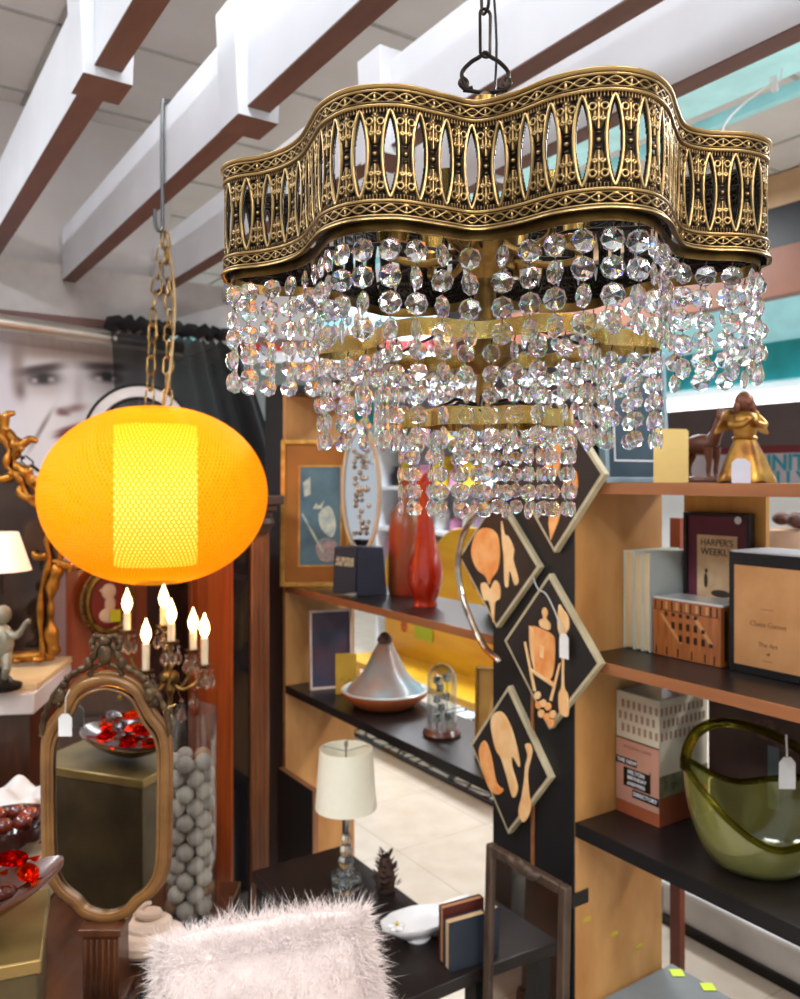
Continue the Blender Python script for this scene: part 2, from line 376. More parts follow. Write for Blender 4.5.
# ------------------------------------------------------------------ brass chandelier
def chandelier():
    C = (0.081, 0.78)
    half = [(-.1690, .81), (-.166, .785), (-.152, .768), (-.125, .757), (-.100, .738), (-.082, .712), (-.070, .680), (-.058, .650), (-.035, .627), (-.002, .622), (.030, .636), (.060, .649),
            (.090, .634), (.118, .608), (.150, .596), (.180, .603), (.201, .625), (.2185, .660), (.236, .690), (.262, .704), (.295, .708), (.320, .722), (.3325, .748)]
    loc = [(x-C[0], y-C[1]) for x, y in half]
    pts = loc+[(-x, -y) for x, y in loc]
    dense = spline([(x, y, 0) for x, y in pts], 30, closed=True)
    A = np.array([(p.x, p.y) for p in dense])
    for _ in range(5): A = 0.5*A+0.25*(np.roll(A, 1, 0)+np.roll(A, -1, 0))
    d = np.linalg.norm(np.roll(A, -1, 0)-A, axis=1); cum = np.concatenate([[0], np.cumsum(d)]); L = cum[-1]
    AX = np.append(A[:, 0], A[0, 0]); AY = np.append(A[:, 1], A[0, 1])
    def outline(n, scale=1.0, inset=0.0, phase=0.0):
        s = ((np.arange(n)+phase) % n)*L/n
        x = np.interp(s, cum, AX); y = np.interp(s, cum, AY)
        e = 0.002
        tx = np.interp((s+e) % L, cum, AX)-np.interp((s-e) % L, cum, AX); ty = np.interp((s+e) % L, cum, AY)-np.interp((s-e) % L, cum, AY)
        l = np.hypot(tx, ty); nx, ny = ty/l, -tx/l       # outward for counter-clockwise
        return x*scale-nx*inset, y*scale-ny*inset, nx, ny
    base = Vector((C[0]*CT+C[1]*ST, -C[0]*ST+C[1]*CT, H))
    root = thing('chandelier', 'large antique brass scalloped chandelier with tiers of faceted crystal strands', 'chandelier', base, CAMR)
    Z0, Z1 = 0.1962, 0.2985; HH = Z1-Z0
    N = int(round(L/0.0232)); R = 42; NU = N*R; NV = 180
    x, y, nx, ny = outline(NU)
    # smooth normals
    for _ in range(10):
        nx = 0.5*nx+0.25*(np.roll(nx, 1)+np.roll(nx, -1)); ny = 0.5*ny+0.25*(np.roll(ny, 1)+np.roll(ny, -1))
    U = (np.arange(NU)/R) % 1.0 - 0.5
    V = np.linspace(0, 1, NV)
    u, v = np.meshgrid(U, V, indexing='ij')
    cellw = L/N
    yy = (v-0.5)
    def ridge(dist, wd): return np.clip(1-(dist/wd)**2, 0, 1)**0.5
    mid = (np.abs(yy) < 0.335)
    g = np.abs(u)/np.maximum(1-(np.abs(yy)/0.315)**2, 0.02)
    gh = np.abs(u)+0.0
    inside = (np.abs(u) < 0.205*np.maximum(1-(np.abs(yy)/0.285)**2, -1)) & (np.abs(yy) < 0.285)
    bound = 0.265*np.maximum(1-(np.abs(yy)/0.325)**2, 0)**0.75
    rim = ridge(np.abs(np.abs(u)-bound), 0.08)*(np.abs(yy) < 0.33)
    dl = 0.5-np.abs(u); ay = np.abs(yy)
    orn = np.zeros_like(u)
    orn = np.maximum(orn, ridge(np.hypot(dl, yy*cellw*0+yy*HH/cellw), 0.085)*1.1)                      # centre bead
    for s0 in (0.055,): orn = np.maximum(orn, ridge(np.hypot(dl/1.5, (ay-s0)*HH/cellw), 0.05)*0.7)      # collar
    flare = 0.095+0.19*np.clip((ay-0.07)/0.12, 0, 1)*(1-0.75*np.clip((ay-0.17)/0.08, 0, 1))
    leaf = np.clip(1-(dl/np.maximum(flare, .01))**2, 0, 1)**0.5*(ay > 0.075)*(ay < 0.27)*(0.72+0.28*np.cos(dl*2*PI/0.13))
    orn = np.maximum(orn, leaf)
    for (cx_, cy_, rr_) in ((0.185, 0.238, 0.105), (0.12, 0.150, 0.055)):            # scrolls
        dd = np.hypot(dl-cx_, (ay-cy_)*HH/cellw); orn = np.maximum(orn, ridge(np.abs(dd-rr_), 0.058)*0.95)
    dd = np.hypot(dl, (ay-0.285)*HH/cellw); orn = np.maximum(orn, ridge(dd, 0.13)*(0.75+0.25*np.cos(np.arctan2(dl, ay-0.26)*9)))
    orn = np.where(np.abs(u) > bound+0.03, orn, 0)
    reed = (ay > 0.30)*(0.45+0.35*np.cos(u*2*PI*9))*(ay < 0.345)
    hm = np.maximum(np.maximum(rim, orn), reed)
    # rails
    rv = np.abs(yy)
    edge = ridge(np.abs(rv-0.490), 0.017)*1.5; edge2 = ridge(np.abs(rv-0.462), 0.011)*1.1; inner = ridge(np.abs(rv-0.352), 0.014)*1.25; inner2 = ridge(np.abs(rv-0.374), 0.008)*0.9
    ph = u*2*PI*1.0
    vc = 0.414; amp = 0.027
    br = np.maximum(ridge(np.abs(rv-vc-amp*np.cos(ph)), 0.0115), ridge(np.abs(rv-vc+amp*np.cos(ph)), 0.0115))*0.95
    br = np.maximum(br, ridge(np.abs(rv-vc), 0.03)*ridge(np.abs(dl), 0.05)*1.1); br = np.maximum(br, 0.6*ridge(np.abs(rv-vc), 0.006)*(np.abs(u) < 0.28))
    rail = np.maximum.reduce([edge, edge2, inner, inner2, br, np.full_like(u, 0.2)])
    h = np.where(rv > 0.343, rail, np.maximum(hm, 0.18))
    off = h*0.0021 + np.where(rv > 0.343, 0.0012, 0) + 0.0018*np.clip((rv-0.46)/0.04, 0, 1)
    X = x[:, None]+nx[:, None]*off; Y = y[:, None]+ny[:, None]*off; Z = np.broadcast_to(Z0+V*HH, X.shape)
    co = np.stack([X, Y, Z], -1).reshape(-1, 3)
    i0 = np.arange(NU)[:, None]*NV+np.arange(NV-1)[None, :]; i1 = ((np.arange(NU)+1) % NU)[:, None]*NV+np.arange(NV-1)[None, :]
    hole = inside & mid
    hf = hole[:, :-1] & hole[:, 1:] & np.roll(hole, -1, 0)[:, :-1] & np.roll(hole, -1, 0)[:, 1:]
    # dark piercings beside the centre bead
    q = np.stack([i0, i1, i1+1, i0+1], -1)[~hf].reshape(-1, 4)
    # thickness: an inner skin
    off_in = np.where(rv > 0.343, 0.0, 0.0)-0.0014
    Xi = x[:, None]+nx[:, None]*(off_in+0.5*off); Yi = y[:, None]+ny[:, None]*(off_in+0.5*off)
    co2 = np.stack([Xi, Yi, Z], -1).reshape(-1, 3)
    n1 = len(co); allco = np.concatenate([co, co2]); qi = q[:, ::-1]+n1
    # close hole rims
    keep = ~hf
    walls = []
    kr = np.roll(keep, 1, 0)
    e = np.argwhere(keep != kr)      # between column i-1 and i
    for i, j in e:
        a = i*NV+j; b_ = a+1; walls.append((a, b_, b_+n1, a+n1))
    e = np.argwhere(keep[:, 1:] != keep[:, :-1])
    for i, j in e:
        a = i*NV+j+1; b_ = ((i+1) % NU)*NV+j+1; walls.append((a, b_, b_+n1, a+n1))
    for j in (0, NV-1):
        a = np.arange(NU)*NV+j; b_ = ((np.arange(NU)+1) % NU)*NV+j
        walls.extend(zip(a.tolist(), b_.tolist(), (b_+n1).tolist(), (a+n1).tolist()))
    faces = np.concatenate([q, qi, np.array(walls)])
    me = bpy.data.meshes.new('pierced_band')
    me.vertices.add(len(allco)); me.vertices.foreach_set('co', allco.astype(np.float32).ravel())
    me.loops.add(len(faces)*4); me.loops.foreach_set('vertex_index', faces.astype(np.int32).ravel())
    me.polygons.add(len(faces)); me.polygons.foreach_set('loop_start', np.arange(len(faces), dtype=np.int32)*4)
    me.polygons.foreach_set('use_smooth', np.ones(len(faces), dtype=bool))
    me.update(calc_edges=True); me.validate()
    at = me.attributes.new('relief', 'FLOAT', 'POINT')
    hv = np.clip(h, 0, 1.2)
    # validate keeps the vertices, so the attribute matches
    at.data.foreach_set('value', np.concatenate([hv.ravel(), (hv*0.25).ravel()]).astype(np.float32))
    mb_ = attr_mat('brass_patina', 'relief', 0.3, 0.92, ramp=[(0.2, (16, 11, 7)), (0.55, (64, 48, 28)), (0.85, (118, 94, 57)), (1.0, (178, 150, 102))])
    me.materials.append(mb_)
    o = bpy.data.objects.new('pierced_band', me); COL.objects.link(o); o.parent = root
    # plain strips: under the band and the two inner rings
    def strip(name, scale, inset, za, zb, material, th=0.0012):
        n = 240; xo, yo, a, b_ = outline(n, scale, inset); xi, yi, _, _ = outline(n, scale, inset+th)
        mm = MB(); vs = []
        for k in range(n): vs += [(xo[k], yo[k], za), (xo[k], yo[k], zb), (xi[k], yi[k], zb), (xi[k], yi[k], za)]
        fs = []
        for k in range(n):
            j = (k+1) % n
            for q_ in range(4): fs.append((k*4+q_, k*4+(q_+1) % 4, j*4+(q_+1) % 4, j*4+q_))
        mm.add(vs, fs); return mm.build(name, material, root)
    strip('hanging_rim', 1.0, 0.004, Z0-0.006, Z0+0.004, M_antbrass)
    T2a, T2b, T3a, T3b = 0.120, 0.135, 0.050, 0.066
    strip('middle_ring', 0.64, 0.0, T2a, T2b, M_brass)
    strip('lower_ring', 0.325, 0.0, T3a, T3b, M_brass)
    # stem, hub, arms, sockets
    m = MB().lathe([(0.0, .045), (.012, .047), (.016, .055), (.010, .066), (.008, .10), (.014, .105), (.026, .115), (.028, .13), (.012, .14), (.010, .19), (.018, .20), (.030, .215),
                    (.032, .235), (.016, .25), (.009, .262), (.006, .30), (.006, .345), (.011, .350), (.011, .362), (.004, .368)], 20)
    m.build('stem', M_antbrass, root)
    m = MB()
    for k in range(6):
        a = 2*PI*k/6+0.3
        for zz, sc_ in ((0.2, 1.0), (0.127, 0.655), (0.058, 0.335)):
            s_ = (a % (2*PI))/(2*PI)
            ang = np.arctan2(AY, AX); kk = int(np.argmin(np.abs(np.angle(np.exp(1j*(ang-a))))))
            ex, ey = AX[kk]*sc_, AY[kk]*sc_
            m.tube([(0, 0, zz+.012), (ex*.5, ey*.5, zz+0.018), (ex*.97, ey*.97, zz+.004)], 0.0018, 6)
    m.build('spoke_frame', M_dkmetal, root)
    for k in range(6):
        a = 2*PI*k/6+0.05; ca, sa = math.cos(a), math.sin(a); r_ = 0.088
        m = MB(); m.tube(spline([(ca*.02, sa*.02, .225), (ca*.05, sa*.05, .206), (ca*r_, sa*r_, .210), (ca*r_, sa*r_, .222)], 6), 0.0035, 8)
        arm = m.build('socket_arm', M_antbrass, root)
        m = MB(); m.lathe([(.004, .22), (.014, .224), (.016, .232), (.013, .236), (.0135, .262), (.010, .264)], 16, 0, (ca*r_, sa*r_, 0))
        m.build('socket', M_brass, arm)
    # hanger loop + chain
    m = MB(); zo = .371
    for s_ in (-1, 1):
        P_ = spline([(s_*.012, 0, zo+.002), (s_*.019, 0, zo+.001), (s_*.024, 0, zo+.006), (s_*.021, 0, zo+.011), (s_*.017, 0, zo+.007), (s_*.019, 0, zo+.002), (s_*.022, 0, zo+.016), (s_*.014, 0, zo+.026), (s_*.006, 0, zo+.031), (0, 0, zo+.036)], 6)
        m.tube(P_, .0021, 8)
    m.tube([(-.021, 0, zo), (0, 0, zo-.003), (.021, 0, zo)], .0021, 8)
    m.build('hanger_loop', M_dkmetal, root)
    m = MB()
    zc = .425; k = 0
    while zc < 0.85:
        Lk = 0.046 if k % 2 == 0 else 0.024
        link(m, (0, 0, zc), Lk, 0.011 if k % 2 == 0 else .016, 0.0016, (k % 2)*PI/2+0.35)
        zc += 0.031; k += 1
    m.build('chain', M_dkmetal, root)
    m = MB().tube(spline([(0.003, 0, .32), (0.012, 0.01, .42), (0.001, 0.012, .6), (0.01, 0.004, .75), (0.003, 0, .86)], 8), 0.0013, 6)
    m.build('power_cord', M_black, root)
    # --- crystal strands
    def bead_mesh(R_, name):
        t = 0.36*R_; mid_ = 0.80*R_; tm = 0.17*R_; g_ = 0.05*R_
        vs = [(0, -t, 0), (0, t, 0)]
        for k in range(8): a = 2*PI*(k+.5)/8; vs.append((mid_*math.cos(a), -tm, mid_*math.sin(a)))
        for k in range(8): a = 2*PI*(k+.5)/8; vs.append((mid_*math.cos(a), tm, mid_*math.sin(a)))
        for k in range(8): a = 2*PI*k/8+PI/8*0; vs.append((R_*math.cos(a), -g_, R_*math.sin(a)))
        for k in range(8): a = 2*PI*k/8; vs.append((R_*math.cos(a), g_, R_*math.sin(a)))
        fs = []
        for k in range(8):
            j = (k+1) % 8
            fs += [(0, 2+k, 2+j), (1, 10+j, 10+k)]
            fs += [(2+k, 18+k, 18+j), (2+k, 18+j, 2+j)]
            fs += [(10+k, 26+j, 26+k), (10+k, 10+j, 26+j)]
            fs += [(18+k, 26+k, 26+j, 18+j)]
        return vs, fs
    bv, bf = bead_mesh(1.0, 'b')
    def bead_obj_mesh(R_):
        mm = MB(); mm.add([Vector(p)*R_ for p in bv], bf)
        o_ = mm.build('crystal_bead', M_cryst, None, smooth=0); me_ = o_.data; bpy.data.objects.remove(o_); return me_
    shared = {}
    strands = []
    def ring(n, scale, inset, ztop, step, nb, R_, phase):
        xo, yo, a, b_ = outline(n, scale, inset, phase)
        for k in range(n):
            depth = C[1]+yo[k]
            strands.append(dict(p=(xo[k], yo[k], ztop), step=step, nb=nb(depth) if callable(nb) else nb, R=R_, D=depth, rz=math.atan2(b_[k], a[k])+PI/2))
    ring(N, 1.0, 0.0045, Z0-0.004, 0.0203, lambda D: 4 if D < 0.70 else 5, 0.0094, 0.5)
    ring(int(N*0.68), 0.64, 0.0006, T2a+0.002, 0.0176, 5, 0.0084, 0.3)
    ring(int(N*0.36), 0.325, 0.0006, T3a+0.002, 0.0162, 5, 0.0078, 0.1)
    strands.sort(key=lambda s_: s_['D'])
    rest = MB()
    for i, s_ in enumerate(strands):
        px_, py_, pz_ = s_['p']; R_ = s_['R']
        inst = i < 25
        target = MB() if i < 100 else rest
        ox, oy, oz = (0, 0, 0) if i < 100 else s_['p']
        sw = 0
        beads = []
        for k in range(s_['nb']):
            zc = -0.0065-R_-k*s_['step']
            rzb = s_['rz']+random.gauss(0, 0.45); tl = random.gauss(0, 0.05)
            beads.append((zc, rzb, tl))
            target.tube([(ox, oy, oz+zc+R_*0.78), (ox, oy, oz+zc+R_*0.78+0.0046)], 0.00035, 5, 0)
        target.tube([(ox, oy, oz+0.001), (ox+.0008, oy, oz-0.003), (ox, oy, oz-0.007)], 0.0005, 5, 0)
        if not inst:
            for zc, rzb, tl in beads:
                M4 = Matrix.Translation((ox, oy, oz+zc)) @ Euler((0, tl, rzb)).to_matrix().to_4x4() @ Matrix.Scale(R_, 4)
                target.add(bv, bf, 1, M4)
        if i < 100:
            so = target.build('crystal_strand', [M_dkmetal, M_cryst], root, smooth=0, loc=s_['p'])
            if inst:
                if R_ not in shared: shared[R_] = bead_obj_mesh(R_)
                for zc, rzb, tl in beads:
                    bo = bpy.data.objects.new('crystal_bead', shared[R_]); COL.objects.link(bo); bo.parent = so
                    bo.location = (0, 0, zc); bo.rotation_euler = (0, tl, rzb)
    if rest.v:
        o = rest.build('crystal_strands', [M_dkmetal, M_cryst], root, smooth=0); o['kind'] = 'stuff'
    return root
chandelier()

# ------------------------------------------------------------------ yellow globe lamp
def net_mat():
    m = bpy.data.materials.new('spun_yellow_fibre'); m.use_nodes = True; nt = m.node_tree; b = nt.nodes['Principled BSDF']
    out = nt.nodes['Material Output']
    tc = nt.nodes.new('ShaderNodeTexCoord'); sep = nt.nodes.new('ShaderNodeSeparateXYZ'); nt.links.new(tc.outputs['Object'], sep.inputs[0])
    def mth(op, a, b_=None, c=None):
        n = nt.nodes.new('ShaderNodeMath'); n.operation = op
        for i, v_ in enumerate((a, b_, c)):
            if v_ is None: continue
            if isinstance(v_, (int, float)): n.inputs[i].default_value = v_
            else: nt.links.new(v_, n.inputs[i])
        return n.outputs[0]
    ang = mth('ARCTAN2', sep.outputs[1], sep.outputs[0])
    zz = mth('ARCSINE', mth('MINIMUM', mth('MAXIMUM', mth('DIVIDE', sep.outputs[2], 0.2385), -1.0), 1.0))
    s1 = mth('SINE', mth('MULTIPLY', mth('ADD', ang, mth('MULTIPLY', zz, 0.5)), 150))
    s2 = mth('SINE', mth('MULTIPLY', mth('SUBTRACT', ang, mth('MULTIPLY', zz, 0.5)), 150))
    th = mth('MAXIMUM', s1, s2)
    fac = nt.nodes.new('ShaderNodeMapRange'); fac.inputs[1].default_value = -0.2; fac.inputs[2].default_value = 0.75
    fac.inputs[3].default_value = 0.36; fac.inputs[4].default_value = 0.93
    nt.links.new(th, fac.inputs[0])
    b.inputs['Base Color'].default_value = (*lin((232, 148, 2)), 1); b.inputs['Roughness'].default_value = 0.8; b.inputs['Specular IOR Level'].default_value = 0.15
    b.inputs['Emission Color'].default_value = (*lin((255, 150, 0)), 1); b.inputs['Emission Strength'].default_value = 0.50
    tr = nt.nodes.new('ShaderNodeBsdfTransparent'); tr.inputs['Color'].default_value = (1.0, 0.86, 0.5, 1)
    mx = nt.nodes.new('ShaderNodeMixShader'); nt.links.new(fac.outputs[0], mx.inputs[0]); nt.links.new(tr.outputs[0], mx.inputs[1]); nt.links.new(b.outputs[0], mx.inputs[2])
    nt.links.new(mx.outputs[0], out.inputs[0])
    return m
def globe():
    p = W(156, 495, 2.2)
    root = thing('pendant_lamp', 'glowing yellow string globe pendant lamp hanging on a double chain', 'lamp', p, CAMR)
    rx, rz = 0.296, 0.2385
    prof = []
    for k in range(41):
        a = -PI/2+PI*k/40
        r = rx*abs(math.cos(a))**0.92; z = rz*math.sin(a)
        if r < 0.035: continue
        prof.append((r, z))
    n = 96; vs = []; fs = []
    for r, z in prof:
        for k in range(n): a = 2*PI*k/n; vs.append((r*math.cos(a), r*math.sin(a), z))
    for i in range(len(prof)-1):
        for k in range(n): fs.append((i*n+k, i*n+(k+1) % n, (i+1)*n+(k+1) % n, (i+1)*n+k))
    m = MB(); m.add(vs, fs); m.build('globe_shade', net_mat(), root, smooth=180)
    inner = bpy.data.materials.new('inner_shade_glow'); inner.use_nodes = True; nt = inner.node_tree
    b = nt.nodes['Principled BSDF']; b.inputs['Base Color'].default_value = (1, .85, .5, 1)
    lwt = nt.nodes.new('ShaderNodeTexCoord'); vm = nt.nodes.new('ShaderNodeVectorMath'); vm.operation = 'LENGTH'
    mp = nt.nodes.new('ShaderNodeMapping'); mp.inputs['Location'].default_value = (0, 0, 0.02)
    mp.inputs['Scale'].default_value = (0.0, 0.0, 1.0)
    nt.links.new(lwt.outputs['Object'], mp.inputs['Vector']); nt.links.new(mp.outputs[0], vm.inputs[0])
    rp = nt.nodes.new('ShaderNodeValToRGB'); rp.color_ramp.elements[0].color = (1.0, 0.74, 0.26, 1); rp.color_ramp.elements[1].color = (1.0, .38, 0.012, 1)
    rp.color_ramp.elements[0].position = 0.03; rp.color_ramp.elements[1].position = 0.2
    nt.links.new(vm.outputs['Value'], rp.inputs[0]); nt.links.new(rp.outputs[0], b.inputs['Emission Color']); b.inputs['Emission Strength'].default_value = 2.3
    m = MB(); vs = []; fs = []
    for z in (-0.185, -0.1, 0.0, 0.1, 0.185):
        for k in range(48): a = 2*PI*k/48; vs.append((0.108*math.cos(a), 0.108*math.sin(a), z))
    for i in range(4):
        for k in range(48): fs.append((i*48+k, i*48+(k+1) % 48, (i+1)*48+(k+1) % 48, (i+1)*48+k))
    m.add(vs, fs); m.build('inner_cylinder', inner, root, smooth=180)
    m = MB().lathe([(.036, rz-.014), (.040, rz-.008), (.036, rz-.002), (.012, rz+.002)], 24); m.build('top_cap', M_antbrass, root)
    # chain strands: local coordinates of hook bottom
    hk = W(165, 229, 2.30)-p; hk = Vector((hk.x*CT-hk.y*ST, hk.x*ST+hk.y*CT, hk.z))
    m = MB(); chain(m, [hk+Vector((0, 0, -.01)), hk*0.55+Vector((-0.02, 0, .11)), (-.018, 0, rz)], 0.052, 0.026, 0.0028)
    m.build('chain', M_antbrass, root)
    m = MB(); chain(m, [hk+Vector((0, 0, -.01)), hk*0.55+Vector((0.02, 0.01, .11)), (.030, 0, rz)], 0.052, 0.026, 0.0028)
    m.build('chain', M_antbrass, root)
    m = MB(); m.tube(spline([hk, hk*0.62+Vector((.03, 0.02, .09)), (.035, .01, rz+.1), (.02, 0, rz)], 10), 0.0035, 6); m.build('cord', mat('gold_cord', (176, 142, 92), .4), root)
globe()
# long wire hook over the second beam
bx = 0.885*0.85
m = MB(); yh = 2.33
path = spline([(bx-.012, yh, 2.10+H-1.5), (bx-.012, yh, 2.6), (bx-.010, yh, 2.59), (bx+.0275, yh, 2.606), (bx+.065, yh, 2.59), (bx+.067, yh, 2.5)], 8)
path = [Vector((bx-.030, yh, 2.27)), Vector((bx-.030, yh, 2.235)), Vector((bx-.022, yh, 2.213)), Vector((bx-.010, yh, 2.222)), Vector((bx-.009, yh, 2.26)), Vector((bx-.009, yh, 2.56)),
        Vector((bx+.002, yh, 2.585)), Vector((bx+.0275, yh, 2.592)), Vector((bx+.055, yh, 2.585)), Vector((bx+.064, yh, 2.56)), Vector((bx+.064, yh, 2.5))]
m.tube(spline(path, 6), 0.006, 8)
o = m.build('wire_hook', M_greysteel); tag(o, 'long grey wire hook over the beam holding up the yellow globe lamp', 'hook')
# swag chain going left from behind the globe
m = MB(); chain(m, [W(-60, 398, 2.9), W(0, 440, 2.85), W(45, 476, 2.8), W(80, 500, 2.75), W(110, 520, 2.75)], 0.05, 0.026, 0.003)
o = m.build('swag_chain', M_dkmetal); tag(o, 'dark thin chain slanting down behind the left side of the yellow globe', 'chain')

# ------------------------------------------------------------------ bookcases and column
BX, BB = 1.27, 1.55
Z1, Z2, ZT = H-.37, H-.722, H-.006
def bookcase(name_label, y0, y1, height, shelves, has_top, left=True):
    t = thing('bookcase', name_label, 'bookcase', (BX, (y0+y1)/2, 0), 0)
    hw = (y1-y0)/2
    for s_, nm in ((-1, 'side_panel'), (1, 'side_panel')):
        yc = s_*(hw-0.01)
        MB().bb(0, BB-BX, yc-.01, yc+.01, 0, height, 0).build(nm, M_ply, t, smooth=0)
    for zt, th, mt in shelves:
        m = MB(); m.bb(0.004, BB-BX, -hw+.0205, hw-.0205, zt-th, zt, 0)
        m.bb(0.0, 0.0039, -hw+.0205, hw-.0205, zt-th, zt, 1)
        m.build('shelf', mt, t, smooth=0)
    return t
blk = [M_shelf, M_edge]; allblk = [M_shelf, M_blackb]; wd = [M_edge, M_edge]
bl = bookcase('open backed plywood bookcase behind the red vase and the tagine', 1.47, 2.635, 1.82, [(Z1, .022, blk), (Z2, .026, allblk), (1.815, .02, allblk)], True)
brt = bookcase('open backed plywood bookcase holding the brass angel, the books and the olive bowl', 0.08, 1.25, ZT, [(Z1, .022, blk), (Z2, .030, allblk)], False)
m = MB().bb(0, BB-BX, -.585, .585, 0, .022); m.build('top_board', M_edge, brt, smooth=0, loc=(0, 0, ZT-.022))
for c_ in [c for c in brt.children if c.name.startswith('side_panel')]: c_.scale = (1, 1, (ZT-.0225)/ZT)
o = MB().bb(-.0008, .28, -.1095, .1095, 0, 1.81).bb(-.0055, -.0009, -.1308, .1308, 0, 1.81).build('black_column', M_blackb, None, bevel=.002, loc=(BX, 1.36, 0)); tag(o, 'tall black post between the two bookcases with diamond plaques hung on it', 'post')
m = MB().bb(0, .004, -.004, .004, 0, .5); o = m.build('wood_batten', M_edge, None, smooth=0, loc=(BX-.0095, 1.352, .62)); tag(o, 'thin reddish strip running down the black post to the small mirror', 'strip')
o = MB().bb(0, .28, 0, .15, 0, 1.84).build('black_column', M_blackb, None, bevel=.002, loc=(BX, 2.637, 0)); tag(o, 'black post at the far end of the left bookcase beside the wooden pilaster', 'post')
# black tape tab and faint yellow marks on the plywood side
o = MB().bb(0, .05, -.0006, .0, 0, .03).build('tape_tab', M_black, None, smooth=0, loc=(BX-.012, 1.2288, H-.90)); tag(o, 'small piece of black tape stuck on the plywood panel below the shelf', 'tape')
ym = mat('sticky_yellow', (208, 176, 60), .6)
for i, (a, b_) in enumerate(((584, 915), (611, 930), (636, 942))):
    q = ony(a+3, b_+4, 1.2295); m = MB(); m.ell((0, 0, 0), (.014, .0004, .006), 10, 6)
    o = m.build('sticky_mark', ym, None, loc=(q.x, 1.2293, q.z)); tag(o, ['faint yellow sticky mark on the plywood, nearest the black tape', 'faint yellow sticky mark on the plywood, middle of three', 'faint yellow sticky mark on the plywood, nearest the grey box'][i], 'mark', 'yellow marks on the plywood')

# ------------------------------------------------------------------ diamond plaques
M_tile = mat('plaque_black', (34, 29, 29), 0.45, col2=(26, 22, 22), scale=20)
M_tedge = mat('plaque_edge', (196, 184, 152), 0.6, col2=(172, 158, 126), scale=20)
M_or1 = mat('inlay_orange', (222, 132, 62), 0.5, col2=(238, 176, 112), scale=22, detail=3)
M_or2 = mat('inlay_cream', (240, 206, 156), 0.5, col2=(230, 172, 108), scale=18, detail=3)
def plaque(y, z, hw, hh, label, motifs, tilt=0.0):
    # placed on the post face, local x runs along -Y (to the right in the photo)
    t = thing('diamond_plaque', label, 'wall plaque', (BX-.0055-.016, y, H+z), FR, 'diamond plaques on the black post')
    e = .0045
    m = MB(); m.prism([(0, hh), (hw, 0), (0, -hh), (-hw, 0)], 0, .016, 0)
    m.build('frame', M_tedge, t, bevel=.0015)
    k = 1-.010/min(hw, hh)
    m = MB(); m.prism([(0, hh*k), (hw*k, 0), (0, -hh*k), (-hw*k, 0)], -.0012, .002, 0); m.build('black_ground', M_tile, t, smooth=0)
    for nm, poly, mt, dep in motifs:
        pts = poly
        if len(poly) > 6: pts = [(p.x, p.z) for p in spline([(a*hw, 0, b*hh) for a, b in poly], 4, closed=True)]
        else: pts = [(a*hw, b*hh) for a, b in poly]
        m = MB(); m.prism(pts, -.0012-dep, -.0010, 0); m.build(nm, mt, t, bevel=.0006)
    return t
def blob(cx, cz, rx, rz, n=10, a0=0.0, tilt=0.0):
    out = []
    for k in range(n):
        a = 2*PI*k/n+a0; x, z = rx*math.cos(a), rz*math.sin(a)
        out.append((cx+x*math.cos(tilt)-z*math.sin(tilt), cz+x*math.sin(tilt)+z*math.cos(tilt)))
    return out
plaque(1.458, -.190, .143, .155, 'diamond plaque with an onion and a small bow shaped plant, left of the post', [
    ('onion', [(-.62, .18), (-.48, .42), (-.22, .50), (.02, .42), (.10, .20), (.06, -.10), (-.10, -.26), (-.16, -.36), (-.26, -.24), (-.46, -.16), (-.60, 0)], M_or1, .003),
    ('turnip_leaf', [(-.38, -.38), (-.24, -.34), (-.14, -.42), (-.02, -.28), (.10, -.36), (.10, -.54), (-.02, -.62), (-.06, -.92), (-.16, -.62), (-.30, -.60)], M_or2, .003),
    ('vegetable_stalk', [(.14, .62), (.22, .42), (.30, .40), (.44, .22), (.42, .06), (.54, -.22), (.46, -.30), (.34, -.10), (.30, -.34), (.22, -.30), (.20, .10), (.16, .30)], M_or2, .003)])
plaque(1.286, -.369, .146, .168, 'diamond plaque with a jar, spoon and nuts, the one a white tag hangs over', [
    ('jar', [(-.36, .28), (-.40, .12), (-.34, -.18), (-.22, -.34), (.02, -.36), (.12, -.20), (.14, .10), (.10, .22), (-.12, .27)], M_or1, .003),
    ('jar_side', [(-.40, .28), (-.30, .26), (-.27, -.30), (-.36, -.12)], M_or2, .0035),
    ('jar_label', [(-.16, .06), (-.08, .05), (-.09, -.10), (-.16, -.09)], M_or2, .004),
    ('stopper', [(-.16, .30), (-.18, .38), (-.10, .42), (-.13, .50), (-.07, .56), (-.01, .50), (-.04, .42), (.04, .36), (.02, .28)], M_or2, .003),
    ('trestle_leg', [(-.52, .05), (-.48, .06), (-.26, -.55), (-.31, -.56)], M_or2, .003),
    ('trestle_leg', [(.22, -.12), (.26, -.10), (.08, -.62), (.03, -.61)], M_or2, .003),
    ('trestle_bar', [(-.40, -.26), (-.39, -.31), (.15, -.44), (.15, -.38)], M_or2, .0035),
    ('spoon', [(.22, .62), (.30, .58), (.40, .50), (.42, .36), (.34, .20), (.32, -.36), (.40, -.48), (.40, -.74), (.24, -.72), (.22, -.50), (.28, -.36), (.27, .16), (.20, .34)], M_or2, .003)]
    + [('nut', blob(x, z, .065, .05, 8, 0, .4), M_or1 if i % 2 else M_or2, .004) for i, (x, z) in enumerate(((-.22, -.60), (-.20, -.72), (-.10, -.68), (.0, -.70), (-.14, -.82), (-.02, -.84), (.10, -.78), (.06, -.90)))])
